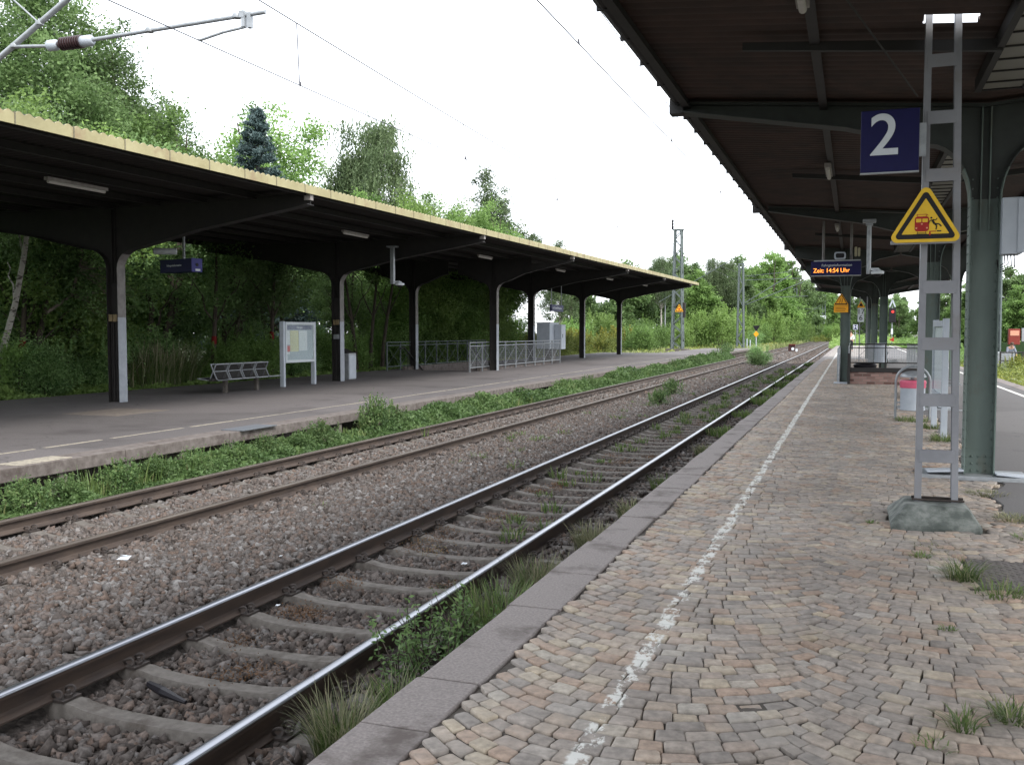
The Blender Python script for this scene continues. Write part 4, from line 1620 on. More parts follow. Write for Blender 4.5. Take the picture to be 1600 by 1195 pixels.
dl = empty('departure_display', (-16.4, 20.45, 3.2), rz=R(-14), label='navy passenger information display under the far canopy beside the first column', cat='display')
MB().box((-.78, -.16, 0), (.5, .16, .34)).build('case', M['navy'], dl, bevel=.008)
MB().box((.5, -.165, -.005), (.515, .165, .345)).build('end_cap', M['navy_frame'], dl, bevel=.004)
MB().box((.5155, -.05, .02), (.518, .1, .075)).build('sticker', M['sign_white'], dl)
MB().lathe([(.045, 0), (.045, .01), (.001, .012)], (0, 0, 0), 12).build('lens', M['sign_black'], dl).matrix_local = Matrix.Translation((.516, 0, .18)) @ Matrix.Rotation(R(90), 4, 'Y')
lettering('heading_text', 'Fahrgastinformation', .075, M['sign_white'], dl, (-.2, -.1615, .18), FACE_CAM)
MB().tube([(.0, 0, .34), (.0, 0, 1.1)], .035, 10).box((-.2, -.1, 1.08), (.2, .1, 1.12)).build('hanger', M['galv'], dl, smooth=60)
cl = empty('tube_camera', (-16.62, 20.0, 3.72), label='white tube-shaped camera above the far blue display', cat='camera')
c = MB().lathe([(.075, -.28), (.085, -.27), (.085, .26), (.08, .27)], n=16)
c.build('housing', M['sign_white'], cl, smooth=40).rotation_euler = (R(90), 0, R(-60))
MB().lathe([(.07, 0), (.07, .012), (.001, .014)], n=16).build('lens', M['sign_black'], cl).matrix_local = Matrix.Rotation(R(-60), 4, 'Z') @ Matrix.Rotation(R(90), 4, 'X') @ Matrix.Translation((0, 0, .28))
cd2 = empty('dome_camera', (-14, 27.6, 3.2), label='white dome camera on a grey pole under the middle of the far canopy', cat='camera')
MB().box((-.06, -.06, .0), (.06, .06, 1.2)).box((-.16, -.12, 1.17), (.16, .12, 1.22)).build('pole', M['galv'], cd2, bevel=.008)
MB().box((.05, -.02, .05), (.25, .02, .1)).build('bracket', M['sign_white'], cd2)
MB().lathe([(.09, 0), (.15, .01), (.15, .06), (.07, .1), (.05, .13)], (.25, 0, -.05), 18).build('housing', M['sign_white'], cd2, smooth=40)
MB().lathe([(.005, -.06), (.06, -.045), (.09, 0)], (.25, 0, -.05), 18).build('dome', M['sign_black'], cd2, smooth=60)

# station name sign: the name is too small to read in the photograph, only its light strokes show
sn = empty('station_name_sign', (-16, 52.1, 2.83), rz=R(0), label='small dark blue station name sign hanging on two rods beyond the railing', cat='sign')
MB().box((-.06, -1.15, 0), (.06, 1.15, .38)).build('board', plain('sign_blue_grey', (.06, .065, .15), .5), sn, bevel=.008)
b = MB()
y_ = -.95
r_ = random.Random(3)
while y_ < .72:
    hh = r_.choice((.1, .1, .1, .16))
    b.box((.0605, y_, .13), (.064, y_ + .035, .13 + hh))
    b.box((.0605, y_ + .035, .13 + r_.choice((0, .05, .08))), (.064, y_ + .1, .155 + r_.choice((0, .05, .075))))
    y_ += .145
b.build('lettering', M['sign_white'], sn)
for y_ in (-1.0, .9):
    MB().tube([(0, y_, .38), (0, y_, 2.05)], .025, 8).build('rod', M['galv'], sn, smooth=60)

gc = empty('relay_cabinet', (-15.7, 50.1, 0), label='tall grey electrical cabinet on a pedestal at the end of the railing', cat='cabinet')
MB().box((-.55, -.9, .75), (.2, .75, 2.15)).build('case', M['light_grey'], gc, bevel=.012)
MB().box((-.56, -.92, 2.15), (.22, .78, 2.19)).build('roof', M['galv'], gc)
MB().box((-.3, -.2, 0), (.1, .5, .75)).build('pedestal', M['concrete'], gc, bevel=.01)
MB().box((.21, -.1, .72), (.62, .7, 2.08)).build('side_case', M['light_grey'], gc, bevel=.012)
MB().box((.622, .1, 1.35), (.64, .14, 1.55)).build('handle', M['sign_black'], gc)

# stair railings of the left platform
def railing(x, y0, y1, z, m, label, panels, solid):
    root = empty('stair_railing', (x, y0, z), label=label, cat='railing')
    L = y1 - y0
    f = MB()
    for zz in (1.22, 1.08, .18):
        f.tube([(0, 0, zz), (0, L, zz)], .025, 8)
    f.build('rails', m, root, smooth=60)
    xs = np.linspace(0, L, panels + 1)
    for a in xs:
        MB().box((-.025, a - .025, -.02), (.025, a + .025, 1.24)).build('post', m, root)
    f = MB()
    for a, b_ in zip(xs[:-1], xs[1:]):
        f.tube([(0, a, .2), (0, b_, 1.06)], .011, 6)
        f.tube([(0, a, 1.06), (0, b_, .2)], .011, 6)
    f.build('diagonals', m, root, smooth=60)
    if solid:
        f = MB()
        for a in np.arange(.1, L, .09):
            f.bar((-.02, a, .2), (-.02, a, 1.06), .006, .006)
        for zz in np.arange(.27, 1.05, .085):
            f.bar((-.02, .0, zz), (-.02, L, zz), .006, .006)
        f.build('wire_mesh', m, root)
    return root


railing(-14.86, 36.2, 49.0, .0, M['galv'], 'light grey stair railing with diagonals along the front of the far stairwell', 9, True)
railing(-18.66, 36.2, 47.7, .0, M['mast'], 'darker grey stair railing at the back of the far stairwell', 9, False)
for i, x in enumerate((-18.45, -15.2)):
    h = empty('stair_handrail', (x, 37.3, 0), label='dark sloping handrail descending into the far stairwell, ' + ('back one' if i == 0 else 'front one'), cat='handrail')
    MB().tube([(0, -.2, .95), (0, .1, 1.0), (0, 4.8, -1.6)], .03, 8).tube([(0, .5, -.1), (0, .5, .8)], .02, 8).build('bar', M['dark_steel'], h, smooth=60)

# ------------------------------------------------------------------ catenary
wr = MB()
def wire(name, pts, r, label):
    o = MB().tube(pts, r, 5).build(name, M['wire'])
    tag(o, label, 'wire')
    return o
ysw = np.linspace(-20, 150, 40)
wire('contact_wire', [(-7.66, y, 5.24) for y in ysw], .0075, 'black contact wire above the far track')
wire('contact_wire', [(-3.27, y, 5.22) for y in ysw], .0075, 'black contact wire above the near track')
mes = lambda y: 5.62 + .00046 * (y - 46) ** 2 if -20 < y < 112 else 5.62
wire('messenger_wire', [(-7.72, y, mes(y)) for y in np.linspace(9.9, 82, 30)], .009, 'thin sagging carrier wire above the far track contact wire')
wire('messenger_wire', [(-3.4, y, mes(y)) for y in np.linspace(-5, 82, 30)], .006, 'thin sagging carrier wire above the near track contact wire')
for i, y in enumerate((12.2, 18.5, 25, 32)):
    tag(MB().tube([(-7.68, y, 5.24), (-7.72, y, mes(y))], .008, 5).tube([(-7.66, y, 5.235), (-7.67, y, 5.3)], .012, 6).build('dropper', M['wire']), 'thin vertical dropper between carrier and contact wire of the far track', 'dropper', 'droppers of the far track')
for i, y in enumerate((11.57, 18, 25)):
    tag(MB().tube([(-3.27, y, 5.22), (-3.4, y, mes(y))], .0035, 5).tube([(-3.27, y, 5.215), (-3.28, y, 5.28)], .012, 6).build('dropper', M['wire']), 'thin vertical dropper between carrier and contact wire of the near track', 'dropper', 'droppers of the near track')

ca = empty('catenary_arm', (0, 9.9, 0), label='grey catenary cantilever with ribbed insulator reaching in at upper left', cat='catenary arm')
MB().tube([(-12.2, 0, 4.62), (-10.89, 0, 5.34), (-9.71, 0, 5.97), (-7.72, 0, 7.0)], .038, 12).build('stay_tube', M['galv'], ca, smooth=60)
MB().tube([(-10.62, 0, 5.46), (-10.05, 0, 5.41)], .022, 10).tube([(-9.3, 0, 5.415), (-6.69, 0, 5.475)], .026, 12).build('registration_tube', M['galv'], ca, smooth=60)
ins = MB()
prof = [(.03, 0)]
for k in range(9):
    z = .1 + .04 * k
    prof += [(.045, z), (.085, z + .012), (.085, z + .02), (.045, z + .032)]
prof += [(.04, .48)]
ins.lathe(prof, n=18)
io = ins.build('insulator', mat('brown_porcelain', (.05, .03, .032), (.03, .018, .02), 8, .2), ca, smooth=50)
io.matrix_local = Matrix.Translation((-9.92, 0, 5.41)) @ Matrix.Rotation(R(90), 4, 'Y')
for xx, l_ in ((-10.05, .17), (-9.5, .2)):
    c = MB().lathe([(.05, 0), (.07, .02), (.07, l_ - .03), (.045, l_)], n=16).build('end_fitting', M['light_grey'], ca, smooth=50)
    c.matrix_local = Matrix.Translation((xx, 0, 5.41)) @ Matrix.Rotation(R(90), 4, 'Y')
MB().tube([(-6.97, 0, 5.33), (-7.3, 0, 5.3), (-7.58, 0, 5.25), (-7.64, 0, 5.24), (-7.66, 0, 5.25)], .018, 8).build('steady_arm', M['galv'], ca, smooth=60)
MB().box((-7.02, -.03, 5.33), (-6.97, .03, 5.5)).box((-6.94, -.03, 5.31), (-6.89, .03, 5.49)).box((-7.05, -.035, 5.44), (-6.98, .035, 5.52)).build('drop_bracket', M['galv'], ca)
for x, z in ((-10.62, 5.47), (-10.18, 5.72), (-8.4, 5.44), (-7.1, 5.47)):
    MB().lathe([(.05, -.025), (.055, 0), (.05, .025)], (x, 0, z), 12).build('clamp', M['galv'], ca, smooth=50)
MB().tube([(-10.63, 0, 6.08), (-10.2, 0, 5.73)], .012, 8).tube([(-7.08, 0, 5.48), (-7.72, 0, 6.95)], .006, 6).build('brace_wire', M['galv'], ca, smooth=60)


def lattice_mast(x, y, h, w0, w1, label, arms=(), top_ins=True, zb=-.2, m=None, panels=None):
    m = m or M['mast']
    root = empty('lattice_mast', (x, y, zb), label=label, cat='mast')
    b = MB()
    L = h
    n = panels or max(6, int(h / (w0 * 1.5)))
    t_ = .13
    def wid(z):
        return w0 + (w1 - w0) * z / L
    for sx in (-1, 1):
        for sy in (-1, 1):
            b.bar((sx * w0 / 2, sy * w0 / 2, 0), (sx * w1 / 2, sy * w1 / 2, L), t_, t_)
    for k in range(n):
        za, zc = L * k / n, L * (k + 1) / n
        s = 1 if k % 2 else -1
        for sy in (-1, 1):
            b.bar((-s * wid(za) / 2, sy * wid(za) / 2, za), (s * wid(zc) / 2, sy * wid(zc) / 2, zc), .12, .06)
            b.bar((sy * wid(za) / 2, s * wid(za) / 2, za), (sy * wid(zc) / 2, -s * wid(zc) / 2, zc), .12, .06)
    b.build('tower', m, root)
    MB().box((-w0, -w0, -.5), (w0, w0, .1)).build('foundation', M['concrete'], root)
    MB().box((-w1 * .8, -w1 * .6, L), (w1 * .8, w1 * .6, L + .12)).build('cap', m, root)
    if arms:
        a = MB()
        for (p, q, r) in arms:
            a.tube([p, q], r, 6)
        a.build('cantilever', m, root, smooth=60)
    return root


m1 = lattice_mast(-15.5, 89, 11.1, .98, .6, 'tall green-grey lattice mast with insulators at the end of the far canopy', panels=14, zb=0)
b = MB()
for x_ in (-.55,):
    b.lathe([(.09, 11.2), (.12, 11.5), (.07, 11.55), (.12, 11.75), (.07, 11.8), (.11, 12.0), (.04, 12.15)], (x_, 0, 0), 10)
    b.tube([(x_ + .5, 0, 11.2), (x_ + .5, 0, 12.0), (x_, 0, 12.05)], .025, 6)
    b.bar((x_, 0, 11.2), (.3, 0, 11.2), .08, .08)
b.build('insulator', M['sign_black'], m1, smooth=40)
MB().box((.42, -.3, 3.0), (.75, -.1, 4.4)).build('equipment_box', M['dark_steel'], m1)
t1 = empty('warning_sign', (-15.25, 88.3, 3.55), label='orange warning triangle fixed to the tall lattice mast', cat='sign')
tri_sign(t1, .42, .73, M['sign_orange'], .05)
b = MB()
yf = -.0092
pl8(b, disc(0, .24, .09))
b.build('pictogram', M['sign_red'], t1)
MB().box((-.03, .004, .1), (.03, .5, .3)).build('bracket', M['galv'], t1)

arms2 = (((.2, 0, 4.9), (5.2, 0, 8.0), .05), ((.2, 0, 4.7), (6.5, 0, 7.2), .05), ((.2, 0, 7.5), (6.2, 0, 7.6), .035), ((.2, 0, 7.9), (5.2, 0, 8.3), .03), ((3.6, 0, 5.6), (7.0, 0, 5.7), .03), ((-.6, 0, 10), (-9.0, 0, 5.2), .045), ((-.9, 0, 9.9), (.2, 0, 9.4), .03))
lattice_mast(-11.6, 106, 9.2, .72, .42, 'pale lattice mast with diagonal struts standing in the bright bushes', arms2)
MBm = MB
arms3 = (((.1, 0, 4.2), (5.0, 0, 7.4), .05), ((.1, 0, 6.6), (5, 0, 6.7), .04))
lattice_mast(-11.4, 205, 10.8, .8, .5, 'distant lattice mast rising behind the far end of the tracks', arms3)
m4 = lattice_mast(-7.4, 262, 11.5, .9, .6, 'farthest mast with a white box beside the vanishing tracks', (((.1, 0, 3), (-6, 0, 4), .05),))
MB().box((-.9, -.7, 3.2), (.6, -.5, 6.2)).build('equipment_box', M['sign_white'], m4)
lattice_mast(8.35, 66, 8.2, .42, .36, 'thin ladder-like mast behind the right asphalt edge', panels=16)
lpst = empty('lamp_post', (-21, 112, -.3), label='slim pale lamp post behind the end of the far canopy', cat='lamp post')
MB().tube([(0, 0, 0), (0, 0, 7.2)], [.11, .07], 10).build('pole', M['galv'], lpst, smooth=60)
MB().box((-.35, -.25, 7.2), (1.1, .25, 7.5)).build('lamp_head', M['light_grey'], lpst, bevel=.05)
sg = empty('route_sign', (-10.3, 110, -.3), label='black inverted triangle over a yellow diamond plate on a short post', cat='sign')
MB().tube([(0, .03, 0), (0, .03, 2.7)], .06, 8).build('post', M['light_grey'], sg, smooth=60)
MB().prism([(-.42, 2.7), (0, 2.0), (.42, 2.7)], -.05, -.03, 'xz').build('triangle_plate', M['sign_black'], sg)
MB().prism([(-.3, 1.75), (0, 1.4), (.3, 1.75), (0, 2.1)], -.075, -.055, 'xz').build('diamond_plate', M['sign_orange'], sg)
tag(MB().tube([(0, 0, 0), (0, 0, 1.2)], .07, 8).tube([(.35, 0, 0), (.35, 0, 1.1)], .07, 8).build('marker_posts', M['light_grey'], None, (-11.3, 110, -.3)), 'two short pale marker posts left of the black triangle sign', 'post')
# low track signal between the tracks
ds = empty('dwarf_signal', (-6.1, 106, -.62), label='low red and white signal box between the two tracks far away', cat='signal')
MB().box((-.45, -.2, .25), (.25, .2, .95)).build('housing', plain('signal_dark', (.05, .02, .02), .5), ds, bevel=.03)
MB().box((-.35, -.3, .9), (.3, .1, 1.0)).build('hood', plain('faded_red_hood', (.12, .02, .018), .6), ds)
MB().lathe([(.16, 0), (.16, .03)], n=12).build('lens', M['sign_white'], ds).matrix_local = Matrix.Translation((.02, -.205, .5)) @ Matrix.Rotation(R(90), 4, 'X')
MB().box((.3, -.15, .0), (.5, .15, .5)).build('foot', M['sign_white'], ds)
# home signal on the right
hs = empty('light_signal', (4.6, 130, -.5), label='black light signal showing red with a white arrowhead on top', cat='signal')
MB().tube([(0, .2, 0), (0, .2, 5.5)], .07, 8).build('post', M['galv'], hs, smooth=60)
MB().box((-.42, -.1, 3.4), (.42, .1, 5.2)).build('housing', M['sign_black'], hs, bevel=.05)
MB().lathe([(.16, 0), (.16, .04)], n=12).build('red_lamp', M['red_lamp'], hs).matrix_local = Matrix.Translation((.05, -.105, 4.75)) @ Matrix.Rotation(R(90), 4, 'X')
b = MB()
b.prism([(-.42, 5.35), (-.25, 5.35), (.05, 6.1), (-.06, 6.3)], -.05, 0, 'xz').prism([(.07, 6.3), (-.04, 6.1), (.25, 5.35), (.42, 5.35)], -.05, 0.001, 'xz')
b.build('arrowhead', M['light_grey'], hs)
MB().box((-.12, -.02, 1.9), (.12, .1, 2.6)).build('white_plate', M['sign_white'], hs)
MB().box((-.25, -.02, 1.0), (.25, .1, 1.5)).build('red_plate', M['sign_red'], hs)
hb_ = empty('stop_board', (.2, 112, 0), label='small white board with a dark H beyond the stair fence', cat='sign')
MB().tube([(0, .03, 0), (0, .03, 2.5)], .04, 8).build('post', M['galv'], hb_, smooth=60)
MB().box((-.25, -.03, 1.95), (.25, 0, 2.5)).build('board', M['sign_white'], hb_)
MB().box((-.21, -.034, 1.99), (.21, -.0305, 2.46)).build('face', M['navy'], hb_)
lettering('letter', 'H', .5, M['sign_white'], hb_, (0, -.037, 2.225), FACE_CAM)

# ------------------------------------------------------------------ right side beyond the platform
rail(6.45, 6, 150, M['steel'], M['rust'], 'rail in the grass beyond the right platform edge')
tag(MB().box((4.96, 2, -.66), (9.5, 150, -.5)).build('trackbed', M['ballast_bed']), kind='structure')
tag(MB().box((7.2, 46, -.64), (60, 75, -.56)).build('road', M['asphalt']), kind='structure')
fnc = empty('metal_fence', (7.6, 58, -.55), label='dark low metal fence beyond the right platform', cat='fence')
f = MB()
f.tube([(0, 0, 1.1), (9, 0, 1.1)], .035, 8).tube([(0, 0, .65), (9, 0, .65)], .03, 8)
f.build('rails', M['dark_steel'], fnc, smooth=60)
for k in range(9):
    MB().box((k * 1.1 - .04, -.04, 0), (k * 1.1 + .04, .04, 1.15)).build('post', M['dark_steel'], fnc)
tag(MB().box((7.2, 67, -.6), (24, 67.8, 1.0)).build('boundary_wall', M['leaf_dark']), 'long dark green hedge-like wall behind the person on the right', 'hedge')
rb = empty('vending_box', (9.1, 64, -.6), label='red box with a pale panel on a post at the right edge', cat='box')
MB().box((-.32, -.2, 1.5), (.3, .2, 2.45)).build('case', plain('faded_red', (.2, .035, .025), .6), rb, bevel=.03)
MB().box((-.24, -.215, 2.05), (.24, -.201, 2.35)).build('panel', plain('pale_orange', (.6, .3, .2), .5), rb)
MB().box((.4, -.1, 1.7), (.7, .1, 2.5)).build('side_plate', M['galv'], rb)
MB().box((-.06, -.06, 0), (.06, .06, 1.5)).build('post', M['galv'], rb)
tag(MB().box((-.6, -.4, 0), (.4, .4, 1.1)).build('utility_box', M['galv'], None, (7.9, 59.5, -.55), bevel=.04), 'grey utility box left of the bending person at right', 'box')


def person(loc, rz, label, joints, rad, edges, top_m, leg_m, hair=True, split=.95):
    root = empty('person', loc, rz, label, 'person')
    def skin(name, idx_edges, m, grow=0):
        used = sorted({i for e in idx_edges for i in e})
        mp = {k: i for i, k in enumerate(used)}
        me = bpy.data.meshes.new(name)
        me.from_pydata([joints[k] for k in used], [(mp[a], mp[b]) for a, b in idx_edges], [])
        o = bpy.data.objects.new(name, me)
        COL.objects.link(o)
        o.parent = root
        sk = o.modifiers.new('skin', 'SKIN')
        for i, k in enumerate(used):
            r_ = rad[k] + grow
            o.data.skin_vertices[0].data[i].radius = (r_, r_ * (.75 if k in ('pelvis', 'waist', 'chest') else 1))
        o.data.skin_vertices[0].data[0].use_root = True
        o.modifiers.new('sub', 'SUBSURF').levels = 2
        o.modifiers['sub'].render_levels = 2
        dg = bpy.context.evaluated_depsgraph_get()
        nm = bpy.data.meshes.new_from_object(o.evaluated_get(dg))
        o.modifiers.clear()
        o.data = nm
        nm.materials.clear()
        nm.materials.append(m)
        return o
    skin('body', edges, M['skin'])
    up = [e for e in edges if all(k in ('pelvis', 'waist', 'chest', 'shl', 'shr', 'ell', 'elr', 'wrl', 'wrr') for k in e)]
    lo_ = [e for e in edges if all(k in ('pelvis', 'hl', 'hr', 'kl', 'kr', 'al', 'ar') for k in e)]
    skin('shirt', up, top_m, .018)
    skin('trousers', lo_, leg_m, .016)
    h = joints['head']
    MB().ball((h[0], h[1] + .02, h[2] + .04), .1, 8).build('hair', M['hair'], root, smooth=60)
    hands = MB()
    for wr_, s in (('wrl', -1), ('wrr', 1)):
        p = Vector(joints[wr_])
        for k in range(5):
            q = p + Vector((.012 * (k - 2), 0, -.02))
            hands.tube([q, q + Vector((.004 * (k - 2), -.01, -.09 - .01 * (2 - abs(k - 2)))), q + Vector((.004 * (k - 2), -.025, -.13 - .012 * (2 - abs(k - 2))))], [.011, .009, .006], 6)
    hands.build('fingers', M['skin'], root, smooth=60)
    return root


J = dict(pelvis=(0, 0, .95), waist=(0, 0, 1.1), chest=(0, -.01, 1.36), neck=(0, -.01, 1.5), head=(0, -.02, 1.64), hl=(-.09, 0, .9), hr=(.09, 0, .9), kl=(-.1, -.06, .5), kr=(.11, .04, .5), al=(-.1, .08, .08), ar=(.12, -.03, .08), fl=(-.1, -.08, .03), fr=(.12, -.2, .03),
         shl=(-.19, 0, 1.4), shr=(.19, 0, 1.4), ell=(-.25, .04, 1.13), elr=(.26, .0, 1.13), wrl=(-.23, -.1, .93), wrr=(.2, -.18, 1.0))
RD = dict(pelvis=.145, waist=.13, chest=.155, neck=.055, head=.1, hl=.095, hr=.095, kl=.062, kr=.062, al=.042, ar=.042, fl=.035, fr=.035, shl=.065, shr=.065, ell=.045, elr=.045, wrl=.03, wrr=.03)
ED = [('pelvis', 'waist'), ('waist', 'chest'), ('chest', 'neck'), ('neck', 'head'), ('pelvis', 'hl'), ('pelvis', 'hr'), ('hl', 'kl'), ('kl', 'al'), ('al', 'fl'), ('hr', 'kr'), ('kr', 'ar'), ('ar', 'fr'), ('chest', 'shl'), ('chest', 'shr'), ('shl', 'ell'), ('ell', 'wrl'), ('shr', 'elr'), ('elr', 'wrr')]
person((-.2, 88, 0), 0, 'distant person in a white shirt and dark trousers standing on the platform', J, RD, ED, M['shirt'], M['trousers'])
J2 = dict(J)
J2.update(waist=(0, -.06, 1.08), chest=(.0, -.2, 1.28), neck=(0, -.28, 1.4), head=(0, -.34, 1.52), shl=(-.19, -.2, 1.32), shr=(.19, -.2, 1.32), ell=(-.25, -.26, 1.05), elr=(.25, -.3, 1.05), wrl=(-.2, -.42, .95), wrr=(.18, -.46, 1.0))
person((8.35, 60.5, -.56), .4, 'person in a grey jacket leaning forward behind the fence at right', J2, RD, ED, M['jacket'], M['trousers'])


# ------------------------------------------------------------------ vegetation
def leaves(P, L, W, up=.3, rs=None, droop=0, fold=True):
    """one rhombic leaf per point; returns vertices and faces"""
    r = rs or rng
    n = len(P)
    nr = r.normal(size=(n, 3))
    nr[:, 2] = np.abs(nr[:, 2]) * (1 + up * 2)
    nr /= np.linalg.norm(nr, axis=1)[:, None]
    d = r.normal(size=(n, 3))
    d[:, 2] -= droop * 2
    d -= (d * nr).sum(1)[:, None] * nr
    d /= np.linalg.norm(d, axis=1)[:, None] + 1e-9
    s = np.cross(nr, d)
    L = np.broadcast_to(L, (n,))[:, None]
    W = np.broadcast_to(W, (n,))[:, None]
    V = np.stack([P - d * L * .5, P + s * W * .5 - nr * L * .06, P + d * L * .5 - nr * L * .08, P - s * W * .5 - nr * L * .06], 1)
    F = np.arange(n * 4).reshape(n, 4)
    return V.reshape(-1, 3), F


def clump_points(blobs, n, r, per=90, sig=.34, shell=.55):
    """leaf positions gathered into clumps spread through ellipsoid blobs"""
    vol = np.array([b[3] * b[4] * b[5] for b in blobs]) ** .7
    vol = vol / vol.sum()
    out_, tint = [], []
    for b, f in zip(blobs, vol):
        k = max(3, int(n * f / per))
        d = r.normal(size=(k, 3))
        d /= np.linalg.norm(d, axis=1)[:, None]
        rad = shell + (1 - shell) * r.random(k) ** .6
        rad *= r.uniform(.82, 1.14, k)
        c = d * rad[:, None] * np.array(b[3:6]) + np.array(b[:3])
        m_ = r.integers(per // 2, int(per * 1.5), k)
        idx = np.repeat(np.arange(k), m_)
        sg_ = r.uniform(.6, 1.4, k)[idx] * sig
        p = c[idx] + r.normal(size=(len(idx), 3)) * sg_[:, None] * np.array([1, 1, .75])
        out_.append(p)
        base = r.beta(1.3, 1.5, k)[idx] * .85
        tint.append(np.clip(base + r.normal(0, .1, len(idx)) + .05, 0, 1))
    return np.concatenate(out_), np.concatenate(tint)


def limb_tubes(b, base, tips, r0, rtip, r, wig=.2, mi=0, seg=5):
    for t_ in tips:
        P, rr = [], []
        for k in range(seg + 1):
            f = k / seg
            p = Vector(base).lerp(Vector(t_), f)
            w_ = wig * math.sin(math.pi * f)
            P.append(p + Vector((r.normal(0, w_ * .5), r.normal(0, w_ * .5), w_ * .6)))
            rr.append(r0 + (rtip - r0) * f)
        P[0] = Vector(base)
        b.tube(P, rr, 7, mi)


def make_tree(kind, seed, h, crown_r, n, m_leaf, m_bark, lsize=.16, bare=.25, tr=.16, forks=1, lean=0):
    """a prototype tree: Empty > trunk, crown"""
    r = np.random.default_rng(seed)
    root = empty(kind)
    b = MB()
    tips = []
    for k in range(forks):
        a = r.uniform(0, 6.28)
        off = .0 if forks == 1 else .25
        bx_, by_ = off * math.cos(a + 2 * k), off * math.sin(a + 2 * k)
        le = lean if forks == 1 else r.uniform(.3, .9)
        topx, topy = bx_ * 3 + le * math.cos(a + 2 * k), by_ * 3 + le * math.sin(a + 2 * k)
        P, rr = [], []
        for j_ in range(9):
            f = j_ / 8
            P.append((bx_ + (topx - bx_) * f + r.normal(0, .06), by_ + (topy - by_) * f + r.normal(0, .06), h * .92 * f - .1))
            rr.append(tr * (1 - .85 * f) * (1.25 if j_ == 0 else 1))
        b.tube(P, rr, 9)
        tips.append(P)
    blobs = []
    if kind == 'birch_tree' or kind == 'tall_tree':
        nb_ = 11
    else:
        nb_ = 9
    for k in range(nb_):
        f = bare + (1 - bare) * (k + .6) / nb_
        prof = math.sin(math.pi * min(1, (f - bare) / (1 - bare) * .82 + .16)) ** .8
        for q in range(2 if f < .9 else 1):
            a = r.uniform(0, 6.28)
            rad = crown_r * prof * r.uniform(.3, .75)
            br = crown_r * prof * r.uniform(.42, .62) + .15
            c = (rad * math.cos(a), rad * math.sin(a), h * f)
            blobs.append((*c, br, br, br * r.uniform(.65, .95)))
            P = tips[(k + q) % len(tips)]
            j_ = min(7, max(1, int(f * 8 * .8)))
            limb_tubes(b, P[j_], [c], tr * (1 - .8 * f) * .5 + .012, .012, r, .25)
    b.build('trunk', m_bark, root, smooth=50)
    p, t_ = clump_points(blobs, n, r, per=110, sig=.075 * crown_r + .07)
    V, F = leaves(p, r.uniform(.75, 1.3, len(p)) * lsize, r.uniform(.4, .62, len(p)) * lsize, .25, r)
    np_obj('crown', V, F, m_leaf, root, tint=t_)
    return root


def make_weeping(seed, h, crown_r, n_str, m_leaf, lsize=.14):
    r = np.random.default_rng(seed)
    root = empty('weeping_birch')
    b = MB()
    P = [(r.normal(0, .08) * k / 3, r.normal(0, .08) * k / 3, h * .95 * k / 9 - .1) for k in range(10)]
    b.tube(P, [.2 * (1 - .88 * k / 9) for k in range(10)], 9)
    pts, tn = [], []
    for k in range(64):
        d = r.normal(size=3)
        d /= np.linalg.norm(d)
        d[2] = abs(d[2]) * 1.1 - .35
        q_ = r.uniform(.45, 1.0) * r.uniform(.85, 1.1)
        tip = np.array([d[0] * crown_r * q_, d[1] * crown_r * q_, h * .68 + d[2] * h * .45 * q_])
        base = P[min(8, max(2, int(tip[2] / h * 7)))]
        if k % 2 == 0:
            limb_tubes(b, base, [tuple(tip)], .04, .01, r, .5)
        tcl = r.beta(1.5, 1.6)
        for s in range(n_str):
            st_ = tip + r.normal(0, 1, 3) * np.array([.42, .42, .25])
            L = r.uniform(.4, 1.9) * (h / 14)
            m_ = int(L * 15)
            q = st_[None] + np.stack([r.normal(0, .07, m_), r.normal(0, .07, m_), -np.linspace(0, L, m_)], 1)
            q[:, :2] += (np.linspace(0, 1, m_) ** 2)[:, None] * r.normal(0, .15, 2)[None]
            pts.append(q)
            tn.append(np.clip(tcl * .75 + r.normal(.1, .1, m_), 0, 1))
    b.build('trunk', M['birch_bark'], root, smooth=50)
    p = np.concatenate(pts)
    V, F = leaves(p, r.uniform(.8, 1.4, len(p)) * lsize, r.uniform(.35, .5, len(p)) * lsize, .0, r, droop=1.2)
    np_obj('crown', V, F, m_leaf, root, tint=np.concatenate(tn))
    return root


def make_spruce(seed, h, rad):
    r = np.random.default_rng(seed)
    root = empty('blue_spruce')
    b = MB()
    b.tube([(0, 0, -.1), (0, 0, h * .5), (0, 0, h)], [.22, .13, .02], 8)
    pts, tn = [], []
    z = h * .08
    while z < h * .985:
        f = z / h
        L = rad * (1 - f) ** .85 + .12
        nb_ = int(9 + 13 * (1 - f))
        zl = z
        for k in range(nb_):
            a = r.uniform(0, 6.28)
            l_ = L * r.uniform(.8, 1.08)
            z = zl + r.uniform(-.013, .013) * h
            m_ = int(l_ * 110) + 20
            s = r.random(m_) ** .75
            tipz = -.12 * l_ + .22 * l_ * s ** 2
            q = np.stack([np.cos(a) * l_ * s, np.sin(a) * l_ * s, z + tipz], 1)
            q += r.normal(size=(m_, 3)) * np.array([.1, .1, .05]) * (1.2 - s * .5)[:, None]
            q[:, 2] -= np.abs(r.normal(0, .1, m_)) * s
            pts.append(q)
            tn.append(np.clip(r.beta(2, 2) * .5 + s * .35 + r.normal(0, .1, m_), 0, 1))
            b.tube([(0, 0, z), (math.cos(a) * l_ * .8, math.sin(a) * l_ * .8, z - .05 * l_)], [.03, .008], 5)
        z = zl + h * .026
    b.build('trunk', M['bark'], root, smooth=50)
    p = np.concatenate(pts)
    V, F = leaves(p, .24, .07, .0, r)
    np_obj('crown', V, F, M['needle'], root, tint=np.concatenate(tn))
    return root


